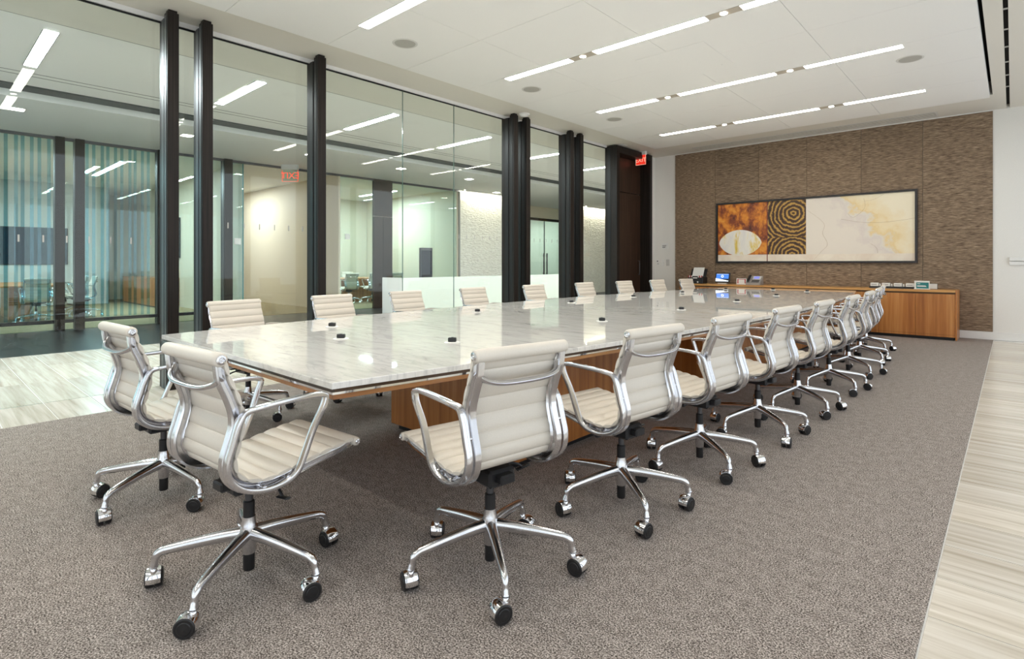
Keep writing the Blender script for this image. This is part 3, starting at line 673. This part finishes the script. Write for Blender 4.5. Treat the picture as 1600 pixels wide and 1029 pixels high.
# ---------------------------------------------------------------- chair
HX = .190      # half spacing of the side frames
prof = [(-.202, .878), (-.185, .815), (-.160, .755), (-.140, .695), (-.137, .645), (-.150, .590), (-.165, .530), (-.152, .475), (-.105, .438), (-.03, .424), (.06, .436), (.15, .452), (.24, .465), (.33, .474)]
spl = catmull([(0, y, z) for y, z in prof], 8)
def resample(pts, step):
    out = [pts[0].copy()]; acc = 0
    for a, b in zip(pts, pts[1:]):
        d = (b - a).length
        while acc + d >= step:
            t = (step - acc) / d; a = a.lerp(b, t); out.append(a.copy()); d = (b - a).length; acc = 0
        acc += d
    return out
fine = resample(spl, .0045)
def pad(i0, i1, nm):
    rib = 13; vs = []; fs = []; cols = [-HX - .020, -HX - .008, -.09, 0, .09, HX + .008, HX + .020]
    rows_ = []
    for i in range(i0, i1 + 1):
        p = fine[i]; t = (fine[min(i + 1, len(fine) - 1)] - fine[max(i - 1, 0)]).normalized(); nrm = Vector((0, -t.z, t.y))  # towards the sitter
        ph = (i % rib) / rib; puff = .003 + .0085 * abs(math.sin(PI * ph)) ** 0.6
        r = []
        for side in (1, -1):
            for k, x in enumerate(cols):
                e = .55 if k in (0, len(cols) - 1) else 1.0
                q = p + nrm * (.013 + side * puff * e); r.append((x, q.y, q.z))
        rows_.append(r)
    nc = len(cols)
    for r in rows_: vs += r
    w = 2 * nc
    for i in range(len(rows_) - 1):
        a = i * w; b = (i + 1) * w
        for k in range(nc - 1):
            fs.append((a + k, a + k + 1, b + k + 1, b + k)); fs.append((a + nc + k + 1, a + nc + k, b + nc + k, b + nc + k + 1))
        fs.append((a, b, b + nc, a + nc)); fs.append((a + nc - 1, a + w - 1, b + w - 1, b + nc - 1))
    for i, rev in ((0, 0), (len(rows_) - 1, 1)):
        a = i * w
        for k in range(nc - 1):
            f = (a + k, a + nc + k, a + nc + k + 1, a + k + 1); fs.append(f[::-1] if rev else f)
    m = MB(); m.add(vs, fs, True); return m.mesh(nm, 'leather', 50)
NF = len(fine)
isp = min(range(NF), key=lambda i: (fine[i] - Vector((0, -.152, .475))).length); isp -= isp % 13
CM = {}
CM['backrest'] = pad(3, isp, 'backrest'); CM['seat'] = pad(isp, NF - 2, 'seat')
CM['top_roll'] = MB().lathe([(.019, -.215), (.0235, -.210), (.0245, -.19), (.0245, .19), (.0235, .210), (.019, .215)], (0, -.203, .880), 'x', 20).mesh('top_roll', 'leather', 50)
CM['front_roll'] = MB().lathe([(.013, -.215), (.017, -.210), (.018, -.19), (.018, .19), (.017, .210), (.013, .215)], (0, .338, .473), 'x', 18).mesh('front_roll', 'leather', 50)
def cap2(c, r, sd_):
    return MB().lathe([(r, 0), (r, .003 * sd_), (r * .62, .005 * sd_), (r * .5, .003 * sd_), (r * .2, .003 * sd_), (0, .006 * sd_)], (sd_ * .2151, c[0], c[1]), 'x', 18, caps=False)
for sd_ in (-1, 1):
    CM['top_cap%d' % sd_] = cap2((-.203, .880), .016, sd_).mesh('end_cap', 'alu'); CM['front_cap%d' % sd_] = cap2((.338, .473), .0105, sd_).mesh('end_cap', 'alu')
fr_path = resample(spl, .017)
fsec = [(-.0125, -.020), (.0125, -.020), (.0155, -.013), (.007, -.006), (.007, .006), (.0155, .013), (.0125, .020), (-.0125, .020), (-.0155, .013), (-.007, .006), (-.007, -.006), (-.0155, -.013)]
def side_frame(s):
    m = MB(); n = len(fr_path); sc = []
    for i in range(n):
        z = fr_path[i].z; q = i / (n - 1)
        sc.append((1.0, .78 + .35 * math.exp(-((q - .52) / .22) ** 2)))
    fp = []
    for i in range(n):
        t_ = (fr_path[min(i + 1, n - 1)] - fr_path[max(i - 1, 0)]).normalized(); nr = Vector((0, -t_.z, t_.y))
        e_ = min(1, i / 4, (n - 1 - i) / 4); q_ = fr_path[i] - nr * (.010 * e_); fp.append((s * HX, q_.y, q_.z))
    m.sweep(fp, fsec, sc)
    m.cyl((s * HX - .012, -.203, .880), .013, .024, 'x', 14); m.cyl((s * HX - .012, .338, .473), .010, .024, 'x', 14)
    return m.mesh('side_frame', 'alu', 40)
CM['frame_l'] = side_frame(-1); CM['frame_r'] = side_frame(1)
armp = [(.168, .700), (.120, .708), (.0, .706), (-.085, .702), (-.128, .690), (-.152, .655), (-.172, .590), (-.188, .530), (-.178, .475), (-.130, .430), (-.055, .408), (.02, .414), (.066, .440), (.092, .490), (.128, .575), (.160, .650), (.174, .685)]
def arm(s):
    m = MB(); path = catmull([(s * (HX + .036 + (.012 if z > .6 and y > -.12 else 0)), y, z) for y, z in armp], 5, True)
    m.sweep(path, [(.0140, 0), (.0118, .0078), (0, .0105), (-.0118, .0078), (-.0140, 0), (-.0118, -.0078), (0, -.0105), (.0118, -.0078)], closed=True)
    for y, z in ((-.170, .590), (-.06, .416), (.03, .424)): m.cyl((min(s * HX, s * (HX + .036)), y, z), .008, .036, 'x', 10)
    return m.mesh('armrest', 'alu', 40)
CM['arm_l'] = arm(-1); CM['arm_r'] = arm(1)
def spreader(y, z, bow, drop, r=.011):
    pts = [(-HX, y + .006, z + .03), (-HX + .012, y - .006, z + .012), (-HX + .035, y - bow * .55, z), (-.1, y - bow * .9, z - drop * .8), (0, y - bow, z - drop), (.1, y - bow * .9, z - drop * .8), (HX - .035, y - bow * .55, z), (HX - .012, y - .006, z + .012), (HX, y + .006, z + .03)]
    p = catmull(pts, 4); n = len(p); sc = [1 + .55 * (abs(i / (n - 1) - .5) * 2) ** 5 for i in range(n)]
    return MB().sweep(p, circ(r, r * .72, 10), sc, up=Vector((0, 1, 0)))
CM['back_spreader'] = spreader(-.190, .788, .035, .012, .0145).mesh('back_spreader', 'alu', 40)
CM['seat_spreader'] = MB().sweep(catmull([(-HX, .04, .428), (-.15, .04, .412), (-.06, .03, .400), (.06, .03, .400), (.15, .04, .412), (HX, .04, .428)], 4), circ(.016, .007, 10), up=Vector((0, 1, 0))).mesh('seat_spreader', 'alu')
CM['gas_lift'] = MB().lathe([(.0145, .29), (.0145, .36)], n=16).mesh('gas_lift', 'greytube')
CM['collar'] = MB().lathe([(.021, .228), (.021, .292), (.017, .296)], n=16).mesh('collar', 'black')
CM['lower_tube'] = MB().lathe([(.0195, .032), (.021, .036), (.021, .096)], n=16).mesh('lower_tube', 'black')
CM['hub'] = MB().lathe([(.022, .095), (.0245, .10), (.025, .13), (.033, .155), (.034, .185), (.027, .205), (.0235, .235)], n=20).mesh('hub', 'alu', 50)
CM['tilt'] = MB().box(-.062, .062, -.085, .065, .345, .412, b=.010).box(-.035, .035, -.12, -.07, .365, .40, b=.006).box(-.16, .16, .012, .046, .392, .408, b=.004).mesh('tilt_mechanism', 'blackm')
CM['tension'] = MB().lathe([(.010, .05), (.010, .12), (.018, .122), (.018, .142), (.012, .146)], (0, 0, .372), 'y', 14).mesh('tension_knob', 'greytube')
CM['lever_r'] = MB().sweep(catmull([(.05, .03, .382), (.12, .035, .376), (.165, .03, .362), (.185, .03, .345)], 4), circ(.0055, None, 8), up=Vector((0, 1, 0))).sweep([(.160, .03, .340), (.186, .03, .343), (.222, .03, .348)], circ(.012, .005, 8), up=Vector((0, 1, 0))).mesh('tilt_lever', 'blackm')
CM['lever_l'] = MB().sweep([(-.05, .01, .378), (-.15, .01, .374)], circ(.006, None, 8), up=Vector((0, 1, 0))).lathe([(.0105, -.178), (.0125, -.17), (.0125, -.152), (.0105, -.148)], (0, .01, .374), 'x', 12).mesh('height_lever', 'blackm')
RL = .325
lp_ = catmull([(.016, 0, .172), (.09, 0, .166), (.18, 0, .155), (.262, 0, .143), (.296, 0, .136), (.314, 0, .122), (.321, 0, .100), (RL, 0, .082)], 5)
nl = len(lp_); lsc = []
for i in range(nl):
    q = i / (nl - 1); s_ = 1.30 - .50 * min(1, q / .55)
    if q > .68: s_ = .80 - .10 * min(1, (q - .68) / .12)
    if q > .84: s_ = .70 + .9 * (q - .84)
    lsc.append(s_)
CM['leg'] = MB().sweep(lp_, circ(.0175, .0195, 12), lsc, up=Vector((0, 1, 0))).lathe([(.0165, .0825), (.015, .080), (.008, .078), (.007, .060)], (RL, 0, 0), 'z', 12, caps=False).mesh('leg', 'alu', 50)
# caster: chrome hood with stem, two wheels; wheel centre trails the stem by .018
hood = MB(); hn = 12; vs = []; fs = []
for k, x in enumerate((-.0235, -.0215, -.008, .008, .0215, .0235)):
    rr = (.024, .0315, .034, .034, .0315, .024)[k]
    for i in range(hn + 1):
        a = R(-5) + R(200) * i / hn; vs.append((x, -.018 - rr * math.cos(a), .031 + rr * math.sin(a)))
for k in range(5):
    for i in range(hn): fs.append((k * (hn + 1) + i, k * (hn + 1) + i + 1, (k + 1) * (hn + 1) + i + 1, (k + 1) * (hn + 1) + i))
hood.add(vs, fs, True); hood.lathe([(.010, .052), (.010, .068), (.008, .070)], (0, 0, 0), 'z', 12)
CM['caster'] = hood.mesh('caster', 'chrome', 60)
whl = MB()
whl.lathe([(.014, .0), (.029, .0), (.031, .003), (.031, .017), (.027, .021), (.020, .0205), (.018, .0225), (.004, .0225), (.0, .0235)], (.0045, -.018, .031), 'x', 22, caps=False)
CM['wheel_r'] = whl.mesh('wheel', 'black', 40)
whl = MB()
whl.lathe([(.014, .0), (.029, .0), (.031, -.003), (.031, -.017), (.027, -.021), (.020, -.0205), (.018, -.0225), (.004, -.0225), (.0, -.0235)], (-.0045, -.018, .031), 'x', 22, caps=False)
CM['wheel_l'] = whl.mesh('wheel', 'black', 40)
chair_parts = [('backrest', 'backrest'), ('seat', 'seat'), ('side_frame', 'frame_l'), ('side_frame', 'frame_r'), ('armrest', 'arm_l'), ('armrest', 'arm_r'), ('back_spreader', 'back_spreader'), ('seat_spreader', 'seat_spreader'), ('gas_lift', 'gas_lift'), ('collar', 'collar'), ('lower_tube', 'lower_tube'), ('hub', 'hub'), ('tilt_mechanism', 'tilt'), ('tension_knob', 'tension'), ('tilt_lever', 'lever_r'), ('height_lever', 'lever_l')]
rc = random.Random(3)
def chair(x, y, th, base, label, group, simple=False, z=0.0):
    t = thing('office_chair', label, 'chair', (x, y, z), R(th), group)
    for nm, k in chair_parts: link(nm, CM[k], t)
    for nm, k, cn in (('top_roll', 'top_roll', 'top_cap'), ('front_roll', 'front_roll', 'front_cap')):
        o = link(nm, CM[k], t); link('end_cap', CM[cn + '-1'], o); link('end_cap', CM[cn + '1'], o)
    for k in range(5):
        a = R(base - th + 72 * k)
        link('leg', CM['leg'], t, None, (0, 0, a))
        sw = R(rc.uniform(-60, 60)) + a
        c = link('caster', CM['caster'], t, (RL * math.cos(a), RL * math.sin(a), 0), (0, 0, sw)); c.scale = (1.1, 1.1, 1.1)
        if not simple:
            link('wheel', CM['wheel_r'], c); link('wheel', CM['wheel_l'], c)
    return t
GR = 'cream swivel chairs around the conference table'
chair(-2.160, .876, 5, 20, 'cream ribbed swivel chair at the table end, closer to the carpet aisle', GR)
chair(-3.24, .885, 3.5, 12, 'cream ribbed swivel chair at the table end, closer to the glass wall', GR)
ordn = ['ninth', 'eighth', 'seventh', 'sixth', 'fifth', 'fourth', 'third', 'second', 'first']
right = [(-1.525, 1.545, 80.5, 36), (-1.445, 2.395, 83, 33), (-1.395, 3.21, 85, 34), (-1.345, 4.08, 86, 33), (-1.315, 4.95, 88, 36), (-1.30, 5.93, 90, 34), (-1.33, 6.92, 92, 30), (-1.40, 7.92, 94, 36), (-1.50, 8.90, 96, 33)]
for i, (x, y, th, b) in enumerate(right):
    chair(x, y, th, b, 'cream ribbed swivel chair on the carpet-aisle side, %s from the sideboard' % ordn[i], GR)
leftu = [1.79, 2.70, 3.60, 4.64, 5.81, 6.99, 8.06, 9.05, 9.99]
for i, y in enumerate(leftu):
    sl = math.degrees(math.atan(.0315 * (TYM - y)))
    chair(TXC - hw(y) - .29, y, -90 + sl, 20 + 13 * i, 'cream ribbed swivel chair on the glass-wall side, %s from the sideboard' % ordn[i], GR)

# ---------------------------------------------------------------- lobby and the rooms across it
lob = struct(obj('ceiling_lobby', bx(-9.66, GX - .036, -4, YE, ZC, 3.75), 'ceil'), 'white lobby ceiling beyond the glass wall', 'ceiling')
obj('soffit', bx(-6.95, GX - .036, -4, YE, ZC - .006, ZC - .0002), 'soffit', lob)
obj('seam', bx(-6.953, -6.95, -4, YE, ZC - .008, ZC - .0002), 'void', lob)
for x in (-9.02, -9.17): obj('seam', bx(x - .006, x + .006, -4, YE, ZC - .002, ZC - .0002), 'void', lob)
obj('recess_shade_strip', bx(-9.96, -9.661, -4, YE, ZC - .02, 3.75), 'recess_shade', lob)  # dark strip painting the shade of a ceiling slot
lob2 = struct(obj('ceiling_rear', bx(-22, -9.961, -4, YE, 3.45, 3.75), 'shade'), 'ceiling over the rear lobby and offices', 'ceiling')
for i, (y, wl) in enumerate(((-1.1, 'ahead of the outer column, out past its first lamp'), (.975, 'just ahead of the outer column'), (3.09, 'beside the lone column'), (5.20, 'above the wide jointed panes'), (7.31, 'behind the middle column pair'), (9.42, 'behind the wooden door portal'), (11.5, 'level with the painting wall'), (13.6, 'past the painting wall'), (15.7, 'by the glass double doors'))):
    t = thing('lobby_light', 'strip lamp on the lobby ceiling ' + wl, 'ceiling light', (-7.965, y, ZC), 0, 'strip lamps in the lobby')
    obj('diffuser', bx(-.725, .725, -.06, .06, -.004, -.0003), 'lampc', t)
    obj('frame', MB().box(-.735, .735, -.068, -.06, -.007, -.0003).box(-.735, .735, .06, .068, -.007, -.0003), 'steel', t)
for k, y in enumerate((1.06, 3.30, 5.6, 7.88, 10.1, 12.4, 14.7, 17)):
    t = thing('lobby_downlight', 'square rear lobby downlight ' + ('over the big dark screen side', 'over the credenza room front', 'beside the mirrored exit sign', 'over the near end of the white desk', 'over the middle of the white desk', 'over the far end of the white desk', 'over the lobby opening', 'by the second stone wall')[k], 'downlight', (-10.75, y, 3.45), 0, 'downlights in the rear lobby')
    obj('trim', bx(-.10, .10, -.10, .10, -.004, -.0003), 'trimgrey', t); obj('lens', bx(-.08, .08, -.08, .08, -.007, -.004), 'down', t)
t = thing('lobby_downlight', 'square downlight right in front of the stone wall', 'downlight', (-12.15, 12.6, 3.45), 0, 'downlights in the rear lobby')
obj('trim', bx(-.10, .10, -.10, .10, -.004, -.0003), 'trimgrey', t); obj('lens', bx(-.08, .08, -.08, .08, -.007, -.004), 'down', t)
struct(obj('wall_lobby_end', bx(-22, GX - .04, YE, YE + .1, 0, 3.75), 'cream_wall'), 'end wall of the lobby', 'wall')
wls = struct(obj('wall_lobby_start', MB().box(-22, -6.2, -4.1, -4, 3.2, 3.75).box(-22, -6.2, -4.1, -4, 0, .12), 'cream_wall'), 'start wall of the lobby, tall window openings added for bluish daylight', 'wall')  # window openings added to bring bluish daylight into the lobby
for k in range(12): obj('mullion', bx(-22 + k * 1.43, -21.9 + k * 1.43, -4.1, -4, .12, 3.2), 'steel', wls)
struct(obj('wall_offices', bx(-22.1, -22, -4.1, YE + .1, 0, 3.75), 'cream_wall'), 'rear wall of the offices across the lobby', 'wall')
struct(obj('wall_lobby_side', bx(-6.2, GX - .04, FY, YE, 0, 3.75), 'paint_wall'), 'lobby side wall past the meeting room', 'wall')

# office front across the lobby
fw_ = struct(obj('wall_office_front', MB().box(FX - .03, FX + .03, -4, 11.45, 3.40, 3.4499), 'steel'), 'glass office front across the lobby', 'wall')
obj('sill_rail', bx(FX - .04, FX + .04, -4, 4.9, .13, .19), 'blackm', fw_)
fpan = [(-4, 1.74), (1.88, 2.01), (2.16, 3.32), (3.47, 4.56), (4.74, 4.97), (7.36, 7.88), (7.89, 8.33), (8.92, 9.9), (9.91, 10.9), (10.91, 11.3)]
for a, b in fpan: obj('glass_pane', bx(FX - .006, FX + .006, a, b, 0.0, 3.40), 'glass_far', fw_)
for a, b in ((-1.2, 1.72), (2.18, 3.30)):
    y = a; k = 0
    me = bx(-.0006, .0006, 0, .05, .2, 3.395).mesh('blind_reflection_stripe', 'blind_refl')  # stripes imitate window blinds reflected in the near glass
    while y < b - .06:
        link('blind_reflection_stripe', me, fw_, (FX + .010, y, 0)); y += (.10, .13, .085, .12)[k % 4]; k += 1
for y, w, lab in ((1.74, .135, 'dark column across the lobby, first of the pair by the big screen'), (2.02, .14, 'dark column across the lobby, second of the pair by the big screen'), (3.32, .15, 'single dark column across the lobby beside the credenza room'), (4.56, .17, 'single dark column across the lobby near the mirrored exit sign')):
    t = thing('column', lab, 'column', (FX, y, 0), 0, 'dark columns across the lobby')
    obj('cladding', bx(-.12, .10, 0, w, 0, 3.449, b=.004), 'wenge', t); obj('metal_strip', bx(-.02, .06, -.006, -.0002, 0, 3.44), 'steel', t)
dd = struct(thing('door_2', 'wide dark double door across the lobby behind the white desk', 'door', (FX, 8.33, 0)), 'wide dark double door across the lobby behind the white desk', 'door')
obj('door_leaf', bx(-.04, .04, 0, .29, 0, 2.45), 'farwood', dd); obj('door_leaf', bx(-.04, .04, .30, .59, 0, 2.45), 'farwood', dd); obj('transom_panel', bx(-.04, .04, 0, .59, 2.46, 3.449), 'farwood', dd)
obj('glass_edge', bx(FX - .01, FX + .01, 4.972, 4.99, 0, 3.4), 'teal', fw_)
struct(obj('wall_office_1', bx(-22, FX - .3, 5.0, 5.12, 0, 3.45), 'cream_wall'), 'partition wall behind the wooden credenza', 'wall')
struct(obj('wall_office_2', bx(-22, FX + .02, 7.30, 7.35, 0, 3.45), 'cream_wall'), 'cream partition wall under the mirrored exit sign', 'wall')
struct(obj('wall_office_3', bx(-17.6, -17.5, 7.36, 11.3, 0, 3.45), 'cream_wall'), 'cream rear wall of the small meeting room', 'wall')
struct(obj('wall_office_4', bx(-22, FX - .05, 11.31, 11.42, 0, 3.45), 'cream_wall'), 'cream side wall of the small meeting room', 'wall')
st = struct(obj('wall_stone', bx(FX - .3, FX, 11.45, 13.9, 0, 3.40), 'splitstone'), 'split face white stone wall lit from above behind the desk', 'wall')
obj('edge_trim', bx(FX - .3, FX + .02, 11.43, 11.449, 0, 3.45), 'plaster', st)
obj('cove', bx(FX - .28, FX - .02, 11.45, 13.9, 3.4, 3.449), 'white', st)
st2 = struct(obj('wall_stone_2', bx(FX - .3, FX, 17.9, 21.9, 0, 3.40), 'splitstone'), 'second split face stone wall past the glass doors', 'wall')
obj('cove', bx(FX - .28, FX - .02, 17.9, 21.9, 3.4, 3.449), 'white', st2)
for (a, b) in ((11.5, 13.85), (18.0, 21.5)):
    t = thing('cove_light', 'slim cove lamp grazing the %s stone wall' % ('first' if a < 15 else 'second'), 'light', (FX + .16, (a + b) / 2, 3.45))
    obj('lens', bx(-.02, .02, -(b - a) / 2, (b - a) / 2, -.012, -.0003), 'cove', t); obj('housing', bx(.021, .04, -(b - a) / 2, (b - a) / 2, -.03, -.0003), 'white', t)
# vestibule with glass doors past the opening
struct(obj('wall_vestibule', bx(-14.06, -13.94, 13.9, 19.5, 3.0, 3.449), 'cream_wall'), 'bulkhead above the glass double doors', 'wall')
struct(obj('wall_vestibule_side', bx(-22, FX - .3, 19.5, 19.6, 0, 3.449), 'cream_wall'), 'side wall of the room past the glass doors', 'wall')
struct(obj('wall_vestibule_start', bx(-22, FX - .301, 13.8, 13.9, 0, 3.449), 'cream_wall'), 'start wall of the room past the glass doors', 'wall')
d3 = struct(thing('door_3', 'glass double door with long blue grey pulls past the lobby opening', 'door', (-14.0, 15.3, 0)), 'glass double door with long blue grey pulls past the lobby opening', 'door')
obj('head', bx(-.05, .05, -1.4, 4.2, 2.90, 2.999), 'wenge', d3)
for k in range(-1, 4):
    lf = obj('glass_leaf', bx(-.006, .006, k * 1.0 + .012, k * 1.0 + .994, 0.01, 2.895), 'glass_far', d3)
    if k in (1, 2): obj('pull', MB().sweep([(.06, k + (.90 if k == 1 else .10), .70), (.06, k + (.90 if k == 1 else .10), 1.6)], circ(.028), up=Vector((0, 1, 0))).sweep([(.0065, k + (.90 if k == 1 else .10), .8), (.06, k + (.90 if k == 1 else .10), .8)], circ(.012), up=Vector((0, 1, 0))).sweep([(.0065, k + (.90 if k == 1 else .10), 1.5), (.06, k + (.90 if k == 1 else .10), 1.5)], circ(.012), up=Vector((0, 1, 0))), 'steel', lf)
    obj('stile', bx(-.02, .02, k - .006, k + .011, 0, 2.899), 'steel', d3)
for y_, z_, lab in ((4.86, 1.68, 'small white square panel on the glass beside the dark lobby column'), (7.56, 1.88, 'small white square panel on the small meeting room glass')):
    t = thing('control_panel', lab, 'panel', (FX + .0065, y_, z_), 0, 'white panels on the office glass')
    obj('plate', bx(0, .015, -.07, .07, -.07, .07, b=.003), 'white', t); obj('inset', bx(.0151, .017, -.045, .045, -.03, .045), 'paper', t)
ex2 = thing('exit_sign', 'clear EXIT sign with red letters hanging in the lobby, seen from behind', 'exit sign', (-12.2, 5.86, 3.45), R(42 + 180))
obj('canopy', bx(-.19, .19, -.04, .04, -.12, -.0005, b=.006), 'trimgrey', ex2)
pn = obj('panel', bx(-.185, .185, -.004, .004, -.385, -.1205), 'glass_far', ex2)
link('lettering', text_mesh('EXIT', .20, 'exitr'), pn, (0, -.007, -.255), (R(90), 0, 0))
obj('border', MB().box(-.185, -.172, -.005, -.0042, -.385, -.13).box(.172, .185, -.005, -.0042, -.385, -.13).box(-.172, .172, -.005, -.0042, -.385, -.375), 'exitr', pn)
dk = thing('reception_desk', 'long low white reception desk in the lobby beyond the glass', 'desk', (-9.2, 6.76, 0))
obj('front', bx(-.03, 0, .031, 5.7, 0, .90), 'desk', dk); obj('end_panel', bx(-.68, 0, 0, .03, 0, .90), 'white', dk)
obj('counter', bx(-.68, -.031, .031, 5.7, .70, .73), 'white', dk); obj('end_panel', bx(-.68, -.031, 5.67, 5.7, 0, .699), 'white', dk)
t = thing('display_stand', 'upright dark display panel behind the reception desk', 'display', (-11.9, 9.55, 0))
obj('base', bx(-.15, .15, -.2, .2, 0, .03, b=.004), 'steel', t); obj('post', bx(-.03, .03, -.05, .05, .03, .75), 'steel', t)
pn = obj('panel', bx(-.03, .03, -.21, .21, .75, 1.62, b=.004), 'steel', t); obj('screen', bx(.0301, .033, -.18, .18, .80, 1.55), 'tv', pn)
# left room across the lobby
tv = thing('wall_screen', 'large dark flat screen on the wall of the room across the lobby', 'screen', (-19.9, 1.45, 1.16))
obj('housing', bx(-.04, 0, -1.6, 1.6, 0, 1.03, b=.01), 'blackglass', tv); obj('screen', bx(.0002, .004, -1.57, 1.57, .03, 1.0), 'tv', tv)
struct(obj('wall_screen_backing', bx(-20.2, -19.941, -3.9, 4.0, 0, 3.45), 'plaster'), 'grey wall carrying the big dark screen', 'wall')
cr = thing('credenza', 'reddish wood credenza against the partition across the lobby', 'credenza', (-18.6, 4.42, 0))
obj('body', bx(-1.7, 1.7, .02, .57, .04, .77), 'wood', cr); obj('top', bx(-1.71, 1.71, 0, .575, .7701, .80), 'wood', cr); obj('plinth', bx(-1.65, 1.65, .05, .55, 0, .0399), 'black', cr)
for k in range(4): obj('door', bx(-1.69 + k * .845, -1.69 + k * .845 + .84, 0, .0199, .05, .765), 'wood', cr)
t = thing('picture', 'tall framed picture on the wall above the credenza across the lobby', 'picture', (-17.2, 4.995, 1.35))
obj('frame', bx(-.4, .4, -.04, -.0005, 0, 1.1), 'artframe', t); obj('canvas', bx(-.36, .36, -.044, -.0401, .04, 1.06), 'art_cr', t)
def meet_table(x, y, lx, ly, label):
    t = thing('meeting_table', label, 'table', (x, y, 0))
    obj('top', bx(-lx, lx, -ly, ly, .71, .74, b=.004), 'wood', t); obj('plinth', bx(-lx * .5, lx * .5, -ly * .3, ly * .3, 0.0065, .7099), 'wood', t)
meet_table(-16.4, 1.6, 1.6, .62, 'wooden meeting table in the screen room across the lobby')
GF = 'chairs in the rooms across the lobby'
for k, (x, y, th, lab) in enumerate(((-14.35, 1.7, 90, 'at the lobby end of the table in the screen room'), (-15.3, 2.62, 180, 'by the credenza side of the screen-room table, lobby end'), (-16.3, 2.62, 180, 'by the credenza side of the screen-room table, middle'), (-17.4, 2.62, 180, 'by the credenza side of the screen-room table, screen end'), (-15.4, .60, 0, 'opposite the credenza side of the screen-room table, lobby end'), (-16.6, .60, 0, 'opposite the credenza side of the screen-room table, screen end'))):
    chair(x, y, th, 15 * k, 'ribbed swivel chair ' + lab, GF, True, .006)
meet_table(-15.4, 9.6, .6, 1.3, 'wooden meeting table in the small room behind the reception desk')
for k, (x, y, th, lab) in enumerate(((-14.5, 8.75, 90, 'on the lobby side of the small-room table, by the dark door'), (-14.5, 9.55, 90, 'on the lobby side of the small-room table, middle'), (-14.5, 10.35, 90, 'on the lobby side of the small-room table, by the stone wall'), (-16.3, 9.0, -90, 'behind the small-room table, by the cream partition'), (-16.3, 9.9, -90, 'behind the small-room table, by the stone wall'), (-15.3, 8.0, 0, 'at the head of the small-room table'))):
    chair(x, y, th, 15 * k, 'ribbed swivel chair ' + lab, GF, True, .006)
for (x, y, lx, ly, n_) in ((-16.0, .2, 1.4, .06, 0), (-16.0, 3.2, 1.4, .06, 1), (-15.2, 8.2, 1.0, .06, 2), (-15.2, 10.2, 1.0, .06, 3), (-17.0, 6.2, 1.0, .06, 4), (-15.8, 15.6, .9, .06, 5), (-15.8, 18.0, .9, .06, 6), (-19.2, 17.0, .9, .06, 7)):  # lamps past the glass doors are added to brighten that room
    t = thing('office_light', 'strip lamp on the %s' % ('screen-room ceiling away from the credenza', 'screen-room ceiling near the credenza', 'small-room ceiling near the cream partition', 'small-room ceiling near the stone wall', 'ceiling between the two partition walls', 'ceiling past the glass doors, added fill, first stone wall side', 'ceiling past the glass doors, added fill, second stone wall side', 'ceiling deepest in the room past the glass doors, added fill')[n_], 'ceiling light', (x, y, 3.45), 0, 'strip lamps in the offices')
    obj('diffuser', bx(-lx, lx, -ly, ly, -.005, -.0003), 'lampc', t); obj('frame', MB().box(-lx, lx, -ly - .01, -ly, -.008, -.0003).box(-lx, lx, ly, ly + .01, -.008, -.0003), 'steel', t)
